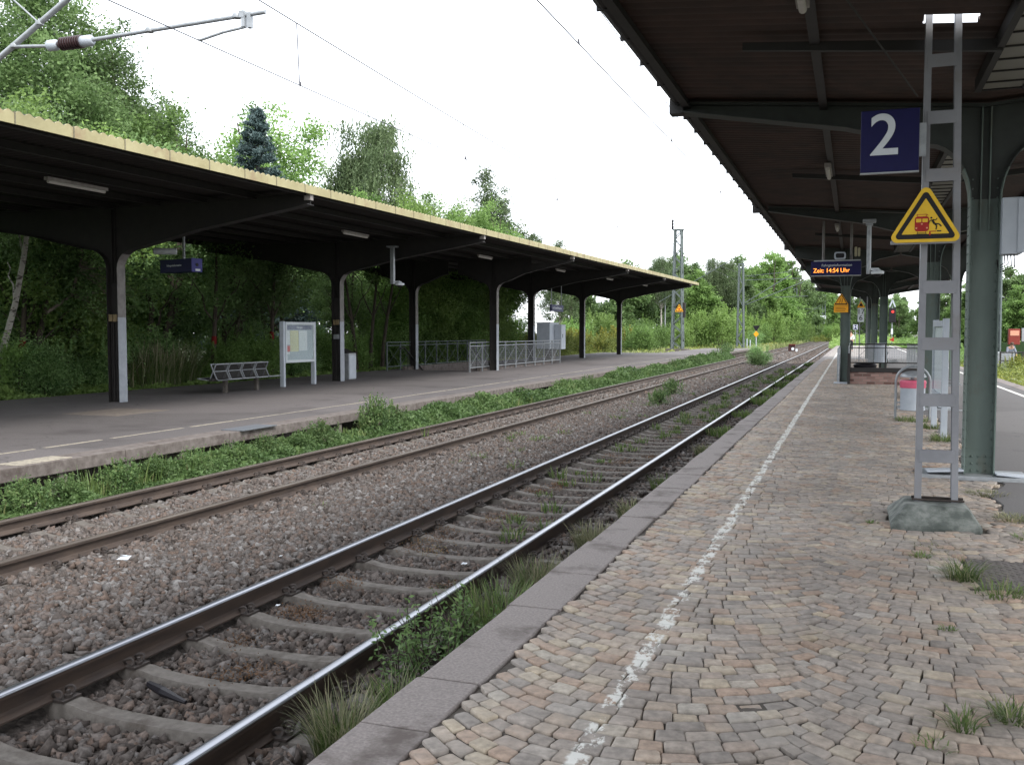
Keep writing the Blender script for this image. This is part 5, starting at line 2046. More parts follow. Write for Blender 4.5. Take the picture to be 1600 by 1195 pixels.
def make_shrub(name, seed, h, rad, n, m_leaf, lsize=.12, spiky=0):
    r = np.random.default_rng(seed)
    root = empty(name)
    blobs = []
    b = MB()
    for k in range(8):
        a = r.uniform(0, 6.28)
        q = rad * r.uniform(.1, .62)
        hh = h * r.uniform(.35, .8)
        br = rad * r.uniform(.35, .55)
        blobs.append((q * math.cos(a), q * math.sin(a), hh, br, br, h * r.uniform(.2, .32)))
        limb_tubes(b, (q * .15 * math.cos(a), q * .15 * math.sin(a), -.1), [(q * math.cos(a), q * math.sin(a), hh)], .03, .008, r, .12, seg=4)
    blobs.append((0, 0, h * .3, rad * .8, rad * .8, h * .3))
    b.build('stems', M['bark'], root, smooth=50)
    p, t_ = clump_points(blobs, int(n * (1 - spiky * .5)), r, per=60, sig=.13 * rad + .04, shell=.35)
    if spiky:
        ex, et = [], []
        for k in range(int(46 * spiky)):
            a, q = r.uniform(0, 6.28), rad * r.uniform(0, .9)
            z0 = h * r.uniform(.3, .75)
            L = h * r.uniform(.25, .5)
            m_ = max(12, int(n * .6 / 46))
            s = r.random(m_)
            ex.append(np.stack([q * math.cos(a) + r.normal(0, .05 * rad, m_) * (1.1 - s) + .08 * s * rad * math.cos(a), q * math.sin(a) + r.normal(0, .05 * rad, m_) * (1.1 - s), z0 + L * s], 1))
            et.append(np.clip(.35 + .5 * s + r.normal(0, .12, m_), 0, 1))
        p = np.concatenate([p] + ex)
        t_ = np.concatenate([t_] + et)
    p[:, 2] = np.abs(p[:, 2]) + .02
    V, F = leaves(p, r.uniform(.75, 1.35, len(p)) * lsize, r.uniform(.35, .6, len(p)) * lsize, .2, r)
    np_obj('foliage', V, F, m_leaf, root, tint=t_)
    return root


TREE = {
    'tall': make_tree('tall_tree', 1, 17, 4.2, 95000, M['leaf_mid'], M['bark'], .17, .15, .24, lean=.6),
    'round': make_tree('leafy_tree', 2, 10, 3.4, 60000, M['leaf_bright'], M['bark'], .16, .12, .16, forks=2),
    'dark': make_tree('dark_tree', 3, 8, 3.0, 17000, M['leaf_dark'], M['bark'], .16, .2, .13, forks=3),
    'darkb': make_tree('dark_tree', 33, 8.5, 2.8, 15000, M['leaf_mid'], M['bark'], .16, .28, .13, forks=2),
    'birch': make_tree('birch_tree', 4, 13, 2.8, 30000, M['leaf_birch'], M['birch_bark'], .17, .3, .14, lean=.5),
    'lime': make_tree('lime_green_tree', 5, 9, 2.8, 56000, M['leaf_lime'], M['bark'], .14, .08, .12, forks=2),
    'weep': make_weeping(6, 14.5, 3.5, 34, M['leaf_birch'], .19),
    'spruce': make_spruce(7, 15.4, 4.4),
    'far': make_tree('leafy_tree', 8, 14, 4.2, 26000, M['leaf_bright'], M['bark'], .42, .1, .2, forks=2),
    'fardark': make_tree('dark_tree', 9, 13, 4.0, 26000, M['leaf_mid'], M['bark'], .42, .1, .2, forks=2),
    'shrub': make_shrub('bright_bush', 10, 2.6, 1.7, 11000, M['leaf_lime'], .12, .6),
    'shrubm': make_shrub('green_bush', 11, 2.4, 1.6, 11000, M['leaf_bright'], .12, .3),
    'shrubd': make_shrub('dark_bush', 12, 2.2, 1.5, 11000, M['leaf_dark'], .1, .2),
    'gold': make_shrub('goldenrod_bush', 13, 1.7, 1.5, 11000, M['leaf_gold'], .09, 1.0),
    'purple': make_shrub('purple_bush', 14, 3.0, 1.2, 11000, M['leaf_purple'], .12, .3),
    'weedm': make_shrub('weed_plant', 15, .62, .5, 2600, M['weed'], .06, .8),
}
USED = set()


def plant(kind, x, y, s, label, group=None, cat=None, z=-.3, sz=1, rz=None):
    src = TREE[kind]
    o = src if kind not in USED else copy_tree(src)
    USED.add(kind)
    o.location = (x, y, z)
    o.rotation_euler = (0, 0, random.uniform(0, 6.28) if rz is None else rz)
    o.scale = (s, s, s * sz)
    cat = cat or ('tree' if 'tree' in src.name or 'birch' in src.name or 'spruce' in src.name else 'bush')
    tag(o, label, cat, group)
    return o


# trees that rise above the far canopy
plant('tall', -31.0, 29.5, 1.0, 'tallest airy tree cut by the top left corner')
plant('tall', -30.4, 33.6, .9, 'tall tree right of the corner tree with a loose right edge', rz=2)
plant('tall', -31.8, 38.5, .8, 'shorter tree stepping down to the right below the tall corner trees', rz=1)
plant('lime', -23.6, 22.2, 1.0, 'pale lime tree low in front of the tall corner trees')
plant('lime', -25.6, 27.6, 1.02, 'lime tree tucked against the canopy left of the dark spruce')
plant('round', -27.6, 33.2, 1.12, 'leafy tree at the right foot of the tall corner trees')
plant('spruce', -33.2, 48, 1.0, 'dark blue-green spruce standing above the far canopy', sz=1)
plant('round', -38.0, 56.5, 1.75, 'rounded green tree directly behind the blue spruce')
plant('round', -34.5, 52, 1.18, 'bright green tree at the right foot of the blue spruce')
plant('weep', -26.9, 50.5, 1.04, 'large weeping birch with drooping strands above the canopy')
for i, (x, y, s) in enumerate(((-24.6, 45.5, 1.0), (-23.0, 47, 1.06), (-22.6, 50, 1.06), (-22.6, 54, 1.1), (-23.0, 58.5, 1.12))):
    plant('lime' if i % 2 else 'round', x, y, s * (.98 if i % 2 else .92), ['leafy tree at the left foot of the weeping birch', 'yellow-green tree below the weeping birch', 'leafy tree just right of the weeping birch', 'yellow-green tree midway between the two birches', 'leafy tree at the left foot of the slim birch'][i])
plant('birch', -27.9, 70, 1.13, 'slim birch with sparse crown right of the weeping birch')
plant('birch', -27.0, 73.5, .98, 'shorter sparse birch beside the slim birch')
plant('birch', -30.5, 100, .92, 'small treetop just showing over the canopy further right')

# belt of dark trees and bushes behind the far platform
k = 0
dark_lab = 'dark leafy tree in the shaded thicket behind the far platform'
mid_lab = 'mid-green leafy tree in the thicket behind the far platform'
for (x, y, kd, s) in ((-23.6, 9, 'dark', 1), (-22.5, 13.2, 'darkb', .95), (-25, 16.5, 'dark', 1.05), (-23.2, 23, 'dark', .95), (-24, 28, 'dark', 1.05), (-22.8, 31.5, 'darkb', .9), (-24.3, 36.5, 'darkb', 1.0), 
                      (-23.4, 40.5, 'darkb', .85), (-26, 62, 'dark', .8), (-29, 66, 'darkb', 1.0), (-38, 70, 'dark', 1.3), (-36, 85, 'darkb', 1.3), (-32, 78, 'darkb', .9)):
    if kd == 'dark':
        plant(kd, x, y, s, dark_lab, 'dark trees of the thicket')
    else:
        plant(kd, x, y, s, mid_lab, 'mid-green trees of the thicket')
for (x, y, s) in ((-21.2, 10.5, .7), (-21.6, 12.6, .6), (-20.9, 14.5, .55), (-21.8, 18.6, .8), (-21.4, 20.6, .75), (-21.6, 23.2, .8), (-21.2, 28.2, .7), (-21.3, 30.6, .8), (-21.4, 33.2, .75), (-21.2, 35.4, .8), (-21.7, 38.4, .8), (-22.4, 26, .9), (-22.3, 16.5, .9), (-23.4, 20.5, 1), (-25.2, 41.5, 1.0), (-24.5, 33.7, 1.2), (-26.5, 29.8, 1.3), (-26.5, 21.8, 1.3), (-23.5, 45.5, 1.0)):
    if int(y * 10) % 3 == 0:
        plant('shrubm', x, y, s, 'lighter green bush among the dark bushes at the back edge of the far platform', 'light bushes behind the far platform', z=-.25)
    else:
        plant('shrubd', x, y, s, 'dark bush crowding the back edge of the far platform', 'dark bushes behind the far platform', z=-.25)
for (x, y, s, kd) in ((-21.6, 42.2, .9, 'shrubm'), (-22.2, 48.5, 1.1, 'shrub'), (-21.8, 51.5, 1.1, 'shrub'), (-22.0, 45.8, .9, 'shrubm'), (-22.5, 55.5, 1.2, 'shrub'), (-22.4, 59, 1.2, 'shrubm'), (-25, 52, 1.3, 'shrubm'), (-25.5, 57, 1.4, 'shrub'), (-24, 63, 1.3, 'shrub'), (-24.5, 67, 1.4, 'shrubm')):
    plant(kd, x, y, s, 'sunlit bright bush seen behind the stair railing' if kd == 'shrub' else 'green bush seen behind the stair railing', 'bright bushes behind the railing' if kd == 'shrub' else 'green bushes behind the railing', z=-.3)
plant('purple', -25.0, 50.2, .95, 'purple-leaved bush behind the stair railing')
for (x, y, s) in ((-20.9, 62, 1), (-20.7, 65.5, 1), (-21.3, 68.5, 1.1), (-22.2, 72, 1.1), (-21.6, 76, 1.1), (-20.5, 80, 1), (-22.8, 78, 1.2)):
    plant('gold', x, y, s, 'yellow flowering goldenrod clump near the last canopy columns', 'goldenrod clumps at the platform end', z=-.3)
# white birch trunk at the far left
r = np.random.default_rng(5)
wb = empty('birch_tree', (-21.15, 19.5, -.2), label='leaning white-barked birch trunk at the left edge of the photo', cat='tree')
b = MB()
b.tube([(-.62, -.3, -.1), (-.35, -.15, 1.3), (0, 0, 2.6), (.25, .1, 3.9), (.5, .2, 5.5), (.9, .2, 7.5)], [.095, .085, .075, .068, .05, .02], 10)
limb_tubes(b, (.0, 0, 2.6), [(-.8, .5, 3.8)], .03, .01, r, .1)
limb_tubes(b, (.25, .1, 3.9), [(1.2, -.5, 5.2), (-.6, .6, 5.6)], .03, .01, r, .1)
b.build('trunk', M['birch_bark'], wb, smooth=50)
p, t_ = clump_points([(.6, 0, 6.2, 1.3, 1.3, 1.6), (-.5, .5, 4.6, .8, .8, .8), (1.1, -.5, 5.0, .7, .7, .7)], 5200, r, 60, .22)
V, F = leaves(p, r.uniform(.07, .13, len(p)), r.uniform(.04, .07, len(p)), .1, r, droop=.6)
np_obj('crown', V, F, M['leaf_mid'], wb, tint=t_)
# bare dark trunks with marks in the thicket
for i, (x, y, lean, red, h) in enumerate(((-22.3, 20.7, .25, 1, 5.2), (-22.5, 21.1, .9, 0, 3.5), (-21.2, 27.9, .15, 1, 5.5), (-21.6, 32.0, .2, 1, 6), (-21.1, 38.0, -.9, 0, 6), (-21.5, 40, .5, 0, 6.5), (-21.4, 41, .9, 0, 6.5), (-22, 49.5, .1, 0, 7))):
    t0 = empty('tree_trunk', (x, y, -.25), label=['grey trunk with a red mark beside the white birch', 'thick leaning trunk near the white birch', 'slender pale trunk with a red mark left of the wire bench', 'dark trunk with a red mark between bench and notice case', 'forked dark trunk leaning left beside the square bin', 'dark trunk rising right of the square bin', 'thin dark trunk left of the railing start', 'thin dark upright trunk behind the railing'][i], cat='tree')
    b = MB()
    rr = [.11, .085, .075, .06, .04, .015] if i != 1 else [.16, .13, .1, .08, .05, .02]
    b.tube([(0, 0, 0), (lean * .1, .0, h * .2), (lean * .3, .05, h * .4), (lean * .55, .1, h * .6), (lean * .8, .1, h * .8), (lean, .1, h)], rr, 9)
    limb_tubes(b, (lean * .3, .05, h * .4), [(lean * .3 + 1.0, .6, h * .75), (lean * .3 - .9, -.7, h * .8)], .035, .01, r, .15)
    b.build('trunk', M['bark'], t0, smooth=50)
    if red:
        mk = MB().tube([(lean * .17, .02, h * .27), (lean * .22, .03, h * .32)], [.095, .09], 9)
        mk.build('red_mark', M['red_cloth'], t0, smooth=50)
    p, t_ = clump_points([(lean, .1, h, 1.0, 1.0, .8), (lean * .3 + 1.0, .6, h * .78, .7, .7, .5), (lean * .3 - .9, -.7, h * .8, .7, .7, .5)], 3600, r, 60, .2)
    V, F = leaves(p, r.uniform(.08, .15, len(p)), r.uniform(.045, .08, len(p)), .2, r)
    np_obj('crown', V, F, M['leaf_dark'] if i % 2 else M['leaf_mid'], t0, tint=t_)
# dead branches behind the first column
db = empty('dead_branch', (-21.2, 21.5, 2.7), label='bare dead branches fanning out left of the first far column', cat='branch')
b = MB()
for k in range(26):
    a = r.uniform(-.9, 1.2)
    L = r.uniform(.8, 2.0)
    p0 = (0, 0, 0) if k % 2 else (.2, .1, .75)
    e = (L * math.cos(a) * .55, L * .75 * math.cos(a) + .1, L * math.sin(a) * .75)
    limb_tubes(b, p0, [(p0[0] + e[0], p0[1] + e[1], p0[2] + e[2] - .15)], .014, .004, r, .12, seg=4)
b.tube([(-.1, -.8, -.5), (0, 0, 0), (.2, .1, .75), (.3, .2, 1.3)], [.05, .04, .035, .02], 7)
b.build('twigs', M['dead_wood'], db, smooth=50)
# plume grass behind the bench
pg = empty('plume_grass', (-21.0, 25.0, -.2), label='pale feathery plume grass behind the wire bench', cat='grass')


def blades(r, n, rad, h, width, lean=.35, zb=0, cx=0, cy=0, sx=1, sy=1):
    V, F, T = [], [], []
    a = r.uniform(0, 6.28, n)
    q = rad * np.sqrt(r.random(n))
    bx_, by_ = cx + q * np.cos(a) * sx, cy + q * np.sin(a) * sy
    H = h * r.uniform(.5, 1.1, n)
    da = a + r.normal(0, .7, n)
    ln_ = H * lean * r.uniform(.3, 1.6, n)
    pa = da + np.pi / 2
    tt = r.beta(2, 2, n)
    pts = []
    for f, wf in ((0, 1), (.45, .85), (.8, .55), (1, .08)):
        x = bx_ + np.cos(da) * ln_ * f ** 1.8
        y = by_ + np.sin(da) * ln_ * f ** 1.8
        z = zb + H * f * (1 - .25 * f * (ln_ / H))
        wx, wy = np.cos(pa) * width * wf / 2, np.sin(pa) * width * wf / 2
        pts.append(np.stack([x - wx, y - wy, z], 1))
        pts.append(np.stack([x + wx, y + wy, z], 1))
    V = np.stack(pts, 1).reshape(-1, 3)
    i = np.arange(n)[:, None] * 8
    F = np.concatenate([i + np.array([0, 1, 3, 2]), i + np.array([2, 3, 5, 4]), i + np.array([4, 5, 7, 6])])
    return V, F, np.tile(tt, 3)


V, F, T = blades(r, 1500, 1.2, 1.25, .02, .35, sx=.5, sy=1.3)
np_obj('blades', V, F, M['grass'], pg, tint=T)
V, F, T = blades(r, 380, 1.2, 1.7, .035, .4, sx=.5, sy=1.3)
np_obj('plumes', V, F, M['dry_grass'], pg, tint=T)

# ground cover behind the far platform and past its end, in one mass each
def cover(name, x0, x1, y0, y1, n, h, lsize, m, label, zb=-.25, dens=None):
    r_ = np.random.default_rng(abs(hash(label)) % 1000 if False else len(label) * 7)
    P = np.stack([r_.uniform(x0, x1, n), r_.uniform(y0, y1, n)], 1)
    if dens:
        P = P[r_.random(len(P)) < dens(P[:, 0], P[:, 1])]
    hh = h * np.clip(.55 + .5 * wobble(P[:, 0], P[:, 1], 1.4, 21) + .25 * wobble(P[:, 0], P[:, 1], 4, 8), .12, 1.6)
    z = zb + hh * r_.random(len(P)) ** .6
    p = np.concatenate([P, z[:, None]], 1)
    t_ = np.clip(.5 * r_.random(len(P)) + .25 + .2 * wobble(P[:, 0], P[:, 1], 1.0, 4), 0, 1)
    V, F = leaves(p, r_.uniform(.7, 1.4, len(p)) * lsize, r_.uniform(.3, .6, len(p)) * lsize, .4, r_)
    return tag(np_obj(name, V, F, m, tint=t_), label, 'plants', kind='stuff')


cover('ground_cover', -24.5, -19.2, 6, 52, 70000, .4, .15, M['leaf_lime'], 'low green ground cover along the back edge of the far platform')
cover('ground_cover', -32, -24.5, 6, 56, 24000, .6, .2, M['leaf_dark'], 'dark undergrowth below the thicket trees')
cover('meadow', -36, -10.6, 74, 240, 90000, .75, .26, M['leaf_gold'], 'wild meadow plants past the end of the far platform', zb=-.6, dens=lambda x, y: np.where((x > -14.4) & (y < 100), 0, 1) * np.where(x > -19, np.where(y < 77, .0, 1), 1))
cover('meadow', -26, -19.3, 52, 80, 26000, .35, .13, M['leaf_gold'], 'sunlit grass strip behind the last columns of the far canopy', zb=-.25)
cover('verge_plants', 5.0, 9.6, 12, 62, 30000, .7, .12, M['leaf_gold'], 'overgrown verge beyond the right platform edge', zb=-.55)
cover('verge_plants', 5, 22, 68, 260, 26000, 1.4, .4, M['leaf_bright'], 'distant green verge beyond the right platform', zb=-.6)
cover('verge_plants', -3.0, 5.5, 128, 330, 16000, 1.6, .5, M['leaf_lime'], 'tall weeds where the platform ends far away', zb=-.6)
cover('verge_plants', -9.0, -2.2, 212, 330, 14000, 1.6, .5, M['leaf_gold'], 'weeds closing over the tracks far away', zb=-.6, dens=lambda x, y: np.where(y > 222 + (x + 9) * 3, 1, 0))

# pale long grass between the bushes and the far track
r_ = np.random.default_rng(9)
V_, F_, T_, o_ = [], [], [], 0
for k in range(900):
    y = 74 + 150 * r_.random() ** 1.3
    x = r_.uniform(-13.8, -9.9) if y > 101 else (r_.uniform(-19, -14.6))
    v, f, t_ = blades(r_, 14, .9, r_.uniform(.35, .9), .03 + .0006 * y, .5, -.6, x, y)
    V_.append(v); F_.append(f + o_); T_.append(t_); o_ += len(v)
tag(np_obj('long_grass', np.concatenate(V_), np.concatenate(F_), M['pale_grass'], tint=np.concatenate(T_)), 'pale long grass along the far track past the platform end', 'grass', kind='stuff')

# weeds along the foot of the far platform
def weedstrip(x0, x1, y0, y1, n, m, label, hfun, lsize):
    r_ = np.random.default_rng(n)
    yq = y0 + (y1 - y0) * r_.random(n) ** 1.6
    P = np.stack([x0 + (x1 - x0) * r_.beta(1.6, 1.6, n), yq], 1)
    hh = hfun(P[:, 0], P[:, 1])
    z = -.52 + hh * r_.random(n) ** .75
    P[:, 0] += .12 * (z + .5) * r_.normal(0, 1, n)
    p = np.concatenate([P, z[:, None]], 1)
    ls = lsize * (1 + np.clip((P[:, 1] - 12) / 30, 0, 1.6))
    t_ = np.clip(.25 + .45 * r_.random(n) + .22 * wobble(P[:, 0], P[:, 1], 1.6, 14), 0, 1)
    V, F = leaves(p, r_.uniform(.6, 1.5, n) * ls, r_.uniform(.3, .75, n) * ls, .3, r_)
    return tag(np_obj('weeds', V, F, m, tint=t_), label, 'weeds', kind='stuff')


hf = lambda x, y: np.clip(.27 + .2 * wobble(x * 2, y, 1.2, 31) + .13 * wobble(x * 2, y, 3.5, 9) + .0055 * (y - 8), .05, .8) * np.exp(-((x + 9.2) / .55) ** 2 * .8)
weedstrip(-9.75, -8.55, 5.5, 75, 170000, M['weed'], 'dense green weeds growing along the foot of the far platform edge', hf, .066)
r_ = np.random.default_rng(77)
V_, F_, T_, o_ = [], [], [], 0
for k in range(170):
    y = 6 + 60 * r_.random() ** 1.5
    v, f, t_ = blades(r_, 22, .16, r_.uniform(.2, .5), .012 + .0003 * y, .4, -.5, -9.2 + r_.normal(0, .22), y)
    V_.append(v); F_.append(f + o_); T_.append(t_); o_ += len(v)
tag(np_obj('weeds', np.concatenate(V_), np.concatenate(F_), M['grass'], tint=np.concatenate(T_)), 'grass tufts mixed into the weeds of the far platform edge', 'weeds', kind='stuff')
for i, (x, y, s, z) in enumerate(((-9.05, 6.9, .55, -.5), (-9.2, 7.6, .6, -.5), (-9.0, 8.4, .62, -.5), (-9.15, 9.1, .55, -.5), (-9.05, 9.9, .65, -.5), (-9.2, 10.7, .6, -.5), (-9.05, 12.5, .6, -.5), (-9.15, 13.4, .6, -.5), (-9.1, 14.2, .6, -.5), (-9.1, 11.6, .6, -.5), (-9.0, 15.0, .75, -.5), (-9.1, 17.2, .8, -.5), (-9.2, 18.3, .8, -.5), (-9.1, 23.5, .7, -.5), (-9.1, 30.5, .8, -.5), (-9.0, 33.5, .8, -.5), (-9.1, 40, .8, -.5), (-9.2, 52, .9, -.5), (-9.2, 58, 1.0, -.5), (-9.4, 68, 1.2, -.5), (-9.6, 76, 1.3, -.5), (-10.5, 84, 1.7, -.5))):
    lab = 'bushy weed sprouting at the foot of the far platform edge'
    if abs(y - 17.2) < .01:
        lab = 'tallest bushy weed at the far platform edge below the square bin'
    plant('weedm', x, y, s, lab, 'bushy weeds at the far platform edge' if abs(y - 17.2) > .01 else None, 'weed', z, sz=1.45 if abs(y - 17.2) < .01 else 1)
# mixed small growth between the rails of the near track and in the space between tracks
V_, F_, T_, o_ = [], [], [], 0
for k in range(150):
    y = r_.uniform(9, 60)
    x = r_.choice([TRACK_NEAR + r_.normal(0, .3), -5.7 + r_.normal(0, .5)], p=[.62, .38])
    v, f, t_ = blades(r_, 26, .14, r_.uniform(.06, .2), .012 + .0004 * y, .6, -.52, x, y)
    V_.append(v); F_.append(f + o_); T_.append(t_); o_ += len(v)
tag(np_obj('weeds', np.concatenate(V_), np.concatenate(F_), M['grass'], tint=np.concatenate(T_)), 'thin grass growing in the ballast of the near track', 'weeds', kind='stuff')
pp = []
for k in range(46):
    y = 4.5 + 26 * r_.random()
    x = r_.choice([TRACK_NEAR + r_.uniform(-.6, .5), -5.6 + r_.normal(0, .5)], p=[.7, .3])
    m_ = 130
    pp.append(np.stack([x + r_.normal(0, .09, m_), y + r_.normal(0, .08, m_), -.53 + np.abs(r_.normal(0, .03, m_))], 1))
p = np.concatenate(pp)
V, F = leaves(p, .02, .011, .2, r_)
tag(np_obj('stonecrop', V, F, M['moss'], tint=np.repeat(r_.random(46), 130) * .7 + .3 * r_.random(len(p))), 'reddish stonecrop patches on the ballast', 'weeds', kind='stuff')


def tuft(name, x, y, z, parts, label, group=None, cat='grass tuft'):
    root = empty(name, (x, y, z), label=label, cat=cat, group=group)
    for (n, rad, h, wd, m, lean) in parts:
        V, F, T = blades(r_, n, rad, h, wd, lean)
        np_obj('blades', V, F, m, root, tint=T)
    return root


tuft('grass_tuft', -2.42, 4.15, -.5, ((260, .13, .37, .0055, M['dry_grass'], .5), (330, .13, .27, .0065, M['grass'], .55)), 'dry straw-coloured grass tuft nearest the camera beside the kerb')
tuft('grass_tuft', -2.36, 4.6, -.5, ((220, .12, .26, .007, M['grass'], .5), (60, .1, .34, .005, M['dry_grass'], .4)), 'small green grass tuft left of the leafy kerb shrub')
tuft('grass_tuft', -2.36, 6.35, -.5, ((520, .3, .34, .008, M['grass'], .5), (150, .3, .4, .005, M['dry_grass'], .4)), 'long green grass behind the leafy kerb shrub')
tuft('grass_tuft', -2.38, 7.35, -.5, ((420, .24, .34, .007, M['dry_grass'], .45), (200, .24, .26, .008, M['grass'], .5)), 'mixed dry grass tuft in the middle of the kerb row')
tuft('grass_tuft', -2.32, 8.8, -.5, ((420, .18, .34, .008, M['dry_grass'], .5), (130, .15, .22, .008, M['grass'], .5)), 'bleached rounded grass tuft against the kerb')
tuft('grass_tuft', -2.34, 10.6, -.5, ((240, .16, .27, .009, M['dry_grass'], .5), (160, .15, .2, .01, M['grass'], .5)), 'smaller bleached grass tuft farther along the kerb')
tuft('grass_tuft', -2.4, 12.9, -.5, ((140, .2, .22, .009, M['grass'], .5),), 'thin green grass tuft at the kerb, before the pale far tuft')
tuft('grass_tuft', -2.34, 16.3, -.5, ((260, .16, .26, .012, M['dry_grass'], .5), (160, .16, .22, .012, M['grass'], .5)), 'pale grass tuft far along the kerb')
for i, (y, h) in enumerate(((20, .22), (24.5, .2), (29, .3), (33, .3), (38, .34), (44, .34), (52, .34), (62, .36))):
    tuft('grass_tuft', -2.42, y, -.5, ((240, .45, h, .016 + .0003 * y, M['grass'], .5),), 'distant green grass growth between rail and kerb', 'distant grass along the kerb')
# leafy shrub at the kerb
ks_ = empty('kerb_shrub', (-2.42, 5.35, -.5), label='low leafy green shrub pressed between the rail and the kerb', cat='bush')
b = MB()
p_, t__ = [], []
for k in range(70):
    x0, y0 = r_.normal(0, .09), r_.uniform(-.42, .5)
    H = r_.uniform(.2, .46)
    e = (x0 + r_.normal(0, .1), y0 + r_.normal(0, .1), H)
    b.tube([(x0 * .7, y0 * .9, 0), ((x0 + e[0]) / 2, (y0 + e[1]) / 2, H * .55), e], [.005, .004, .002], 5)
    for f in np.linspace(.25, 1, 26):
        q = np.array([x0, y0, 0]) * (1 - f) + np.array(e) * f
        p_.append(q + r_.normal(0, .022, 3))
        t__.append(np.clip(.2 + .45 * f + r_.normal(0, .14), 0, .8))
b.build('stems', M['bark'], ks_, smooth=50)
p = np.array(p_)
V, F = leaves(p, r_.uniform(.03, .055, len(p)), r_.uniform(.014, .022, len(p)), .3, r_)
np_obj('foliage', V, F, M['weed'], ks_, tint=np.array(t__))

# plants in the paving
for i, (x, y, n, rad, h, m, lab) in enumerate((
        (.72, 6.95, 260, .11, .2, 'grass', 'green weed tuft beside the iron manhole cover'),
        (.9, 6.62, 200, .16, .12, 'grass', 'low spreading weed in front of the manhole cover'),
        (.5, 7.55, 90, .08, .06, 'grass', 'tiny green sprout in the cobbles left of the manhole'),
        (.46, 4.28, 110, .06, .13, 'grass', 'spiky weed tuft in the cobbles near the lower right corner'),
        (.66, 4.45, 170, .07, .12, 'grass', 'bright weed tuft at the lower right edge of the picture'),
        (.52, 5.7, 70, .05, .05, 'grass', 'small flat weed alone in the cobbles below the manhole'),
        (.33, 4.05, 60, .08, .05, 'grass', 'sparse low weed at the bottom edge of the cobbles'),
        (1.05, 19.1, 260, .3, .16, 'grass', 'weeds growing round the foot of the arched litter bin'),
        (1.3, 15.75, 220, .2, .2, 'grass', 'weeds around the near post of the edge-on timetable case'),
        (1.28, 17.7, 160, .16, .2, 'grass', 'weeds around the rear post of the edge-on timetable case'),
        (1.36, 9.3, 260, .17, .09, 'dry_grass', 'mossy grass on the seam between cobbles and asphalt, lower clump'),
        (1.3, 10.7, 260, .2, .07, 'dry_grass', 'mossy grass on the cobble and asphalt seam, upper clump'),
        (1.4, 8.5, 200, .16, .08, 'grass', 'flat green weed where asphalt meets cobbles right of the mast foot'),
        (.18, 8.75, 50, .05, .05, 'grass', 'tiny green weed left of the mossy mast foot'),
        (.62, 7.9, 80, .2, .05, 'dry_grass', 'thin withered grass in front of the mossy mast foot'))):
    tuft('paving_weed', x, y, -.008, ((int(n * .55), rad * .95, h * .78, .005 + .0004 * y, M[m], 1.0), (int(n * .2), rad * 1.1, h * .9, .003 + .0003 * y, M['dry_grass'], 1.2)), lab, cat='weed')

# bush between the tracks and far bushes
plant('shrubd', -5.95, 64.5, .62, 'round dark bush growing between the two tracks', z=-.55, sz=.95)
plant('weedm', -5.6, 61.5, 1.3, 'pale scrubby plant in front of the round bush between the tracks', None, 'weed', -.55)
plant('weedm', -5.3, 27.5, .7, 'small weed in the ballast between the tracks, nearer', None, 'weed', -.5)
plant('weedm', -5.7, 32, .8, 'leafy weed in the ballast between the tracks, farther', None, 'weed', -.5)
for (x, y, s, kd) in ((-18.5, 106, 1.2, 'shrub'), (-20, 100, 1.3, 'shrubm'), (-15.2, 116, 1.9, 'shrub'), (-18.5, 118, 1.8, 'shrub'), (-11.8, 124, 1.0, 'shrubd'), (-14.4, 132, 1.9, 'shrub'), (-13.4, 142, 1.6, 'shrubm'), (-11.8, 152, 2.0, 'shrub'), (-12.6, 166, 2.2, 'shrubm'), (-11.8, 180, 2.0, 'shrub'), (-11.2, 196, 2.0, 'shrubm'), (-10.8, 214, 2.0, 'shrub'), (-23, 106, 1.6, 'shrubm'), (-25, 98, 1.6, 'shrub'), (-26, 90, 1.4, 'shrubm'), (-19, 126, 2.2, 'shrub'), (-16, 140, 2.4, 'shrub'), (-15, 158, 2.6, 'shrubm'), (-18.5, 86, 1.2, 'shrubm'), (-21.2, 88, 1.4, 'gold'), (-9.4, 236, 2.0, 'shrub'), (-6, 240, 1.6, 'shrubm'), (-3.5, 232, 1.4, 'shrub')):
    nm = {'shrub': ('bright spreading bush left of the tracks beyond the platform', 'bright bushes beyond the far platform'), 'shrubm': ('green bush left of the tracks beyond the platform', 'green bushes beyond the far platform'), 'shrubd': ('dark bush beside the black triangle sign', None), 'gold': ('yellowish bush behind the tall lattice mast', None)}[kd]
    plant(kd, x, y, s, nm[0], nm[1], z=-.5)
far_specs = ((-21.5, 112, 'weep', .8), (-19.0, 122, 'far', .72), (-17.2, 128, 'weep', .86), (-15.6, 136, 'fardark', .8), (-24, 106, 'fardark', .72), (-27, 116, 'fardark', .85), (-31, 108, 'fardark', .8), (-16.5, 150, 'far', .85), (-14.5, 158, 'far', .9), (-13.6, 176, 'fardark', 1.0), (-13.0, 166, 'far', 1.12), (-13.0, 190, 'far', 1.22), (-12, 206, 'far', 1.2), (-11.5, 228, 'fardark', 1.2), (-10, 250, 'fardark', 1.2), (-8, 275, 'far', 1.1), (-19.5, 144, 'fardark', .9), (-23, 134, 'fardark', 1.0), (-27, 150, 'fardark', 1.1), (-20, 172, 'fardark', 1.2), (-5, 300, 'fardark', 1.1), (-1, 320, 'fardark', 1.1), (3, 330, 'fardark', 1.0))
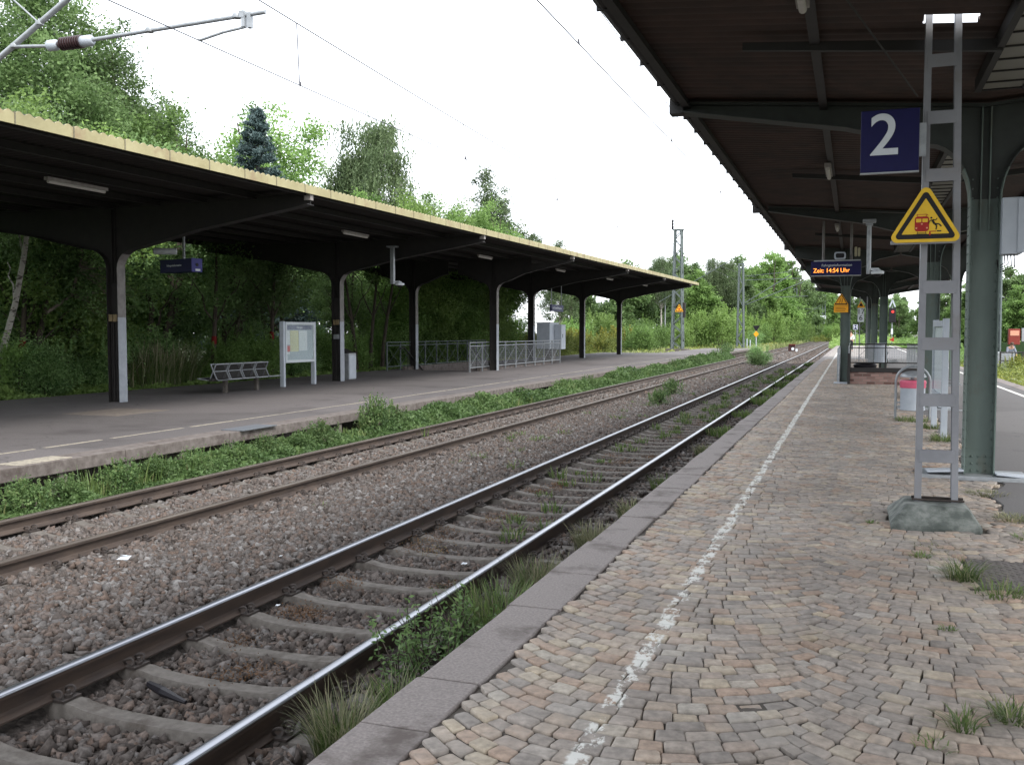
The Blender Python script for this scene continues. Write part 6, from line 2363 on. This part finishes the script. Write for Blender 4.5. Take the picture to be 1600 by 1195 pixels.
for (x, y, kd, s) in far_specs:
    nm = {'weep': ('dark weeping birch beyond the end of the far canopy', 'weeping birches beyond the canopy'), 'far': ('bright green tree beyond the bushes along the tracks', 'bright trees along the far tracks'), 'fardark': ('darker green tree in the distant woodland along the tracks', 'darker trees of the distant woodland')}[kd]
    plant(kd, x, y, s, nm[0], nm[1], z=-.5)
for (x, y, kd, s) in ((8.6, 205, 'fardark', .72), (12, 190, 'far', .6), (15, 210, 'fardark', .8), (11.5, 150, 'far', .5), (16, 160, 'fardark', .6), (9.5, 250, 'fardark', .9), (13.6, 96, 'fardark', .62), (16.5, 94, 'fardark', .66), (19, 100, 'fardark', .72), (12.2, 84, 'far', .42), (15, 82, 'far', .45), (10.8, 104, 'far', .5), (10.2, 118, 'fardark', .55), (22, 110, 'fardark', .8), (7.5, 300, 'fardark', 1.0), (18, 240, 'fardark', 1.0)):
    nm = {'far': ('light green tree on the right beyond the platform', 'light trees on the right'), 'fardark': ('dark green tree on the right beyond the platform', 'dark trees on the right')}[kd]
    plant(kd, x, y, s, nm[0], nm[1], z=-.5)
plant('gold', 8.1, 55.5, .5, 'yellow flowering plant in front of the grey utility box', z=-.5)

# small litter and details on the ballast
for i, (x, y, s) in enumerate(((-6.35, 7.0, .07), (-5.05, 7.6, .02), (-4.15, 6.2, .022), (-3.3, 7.9, .03))):
    b = MB()
    for k in range(4):
        b.add([(random.uniform(-s, s), random.uniform(-s, s), random.uniform(0, s * .6)) for _ in range(3)], [(0, 1, 2)])
    b.add([(-s, -s * .4, .0), (s, -s * .5, .01), (s * .8, s * .5, s * .5), (-s * .7, s * .4, s * .3)], [(0, 1, 2, 3)])
    tag(b.build('paper_scrap', M['sign_white'], None, (x, y, -.46)), ['crumpled white paper scrap on the ballast between the tracks', 'tiny white scrap on the ballast near the shiny rail', 'small white scrap beside a sleeper inside the near track', 'pale scrap between sleepers farther up the near track'][i], 'litter')
tag(MB().tube([(0, 0, 0), (.18, -.09, .01), (.4, -.16, 0)], [.022, .03, .012], 7).build('charred_stick', M['sign_black'], None, (-4.02, 4.62, -.5)), 'charred stick lying between two sleepers of the near track', 'stick')
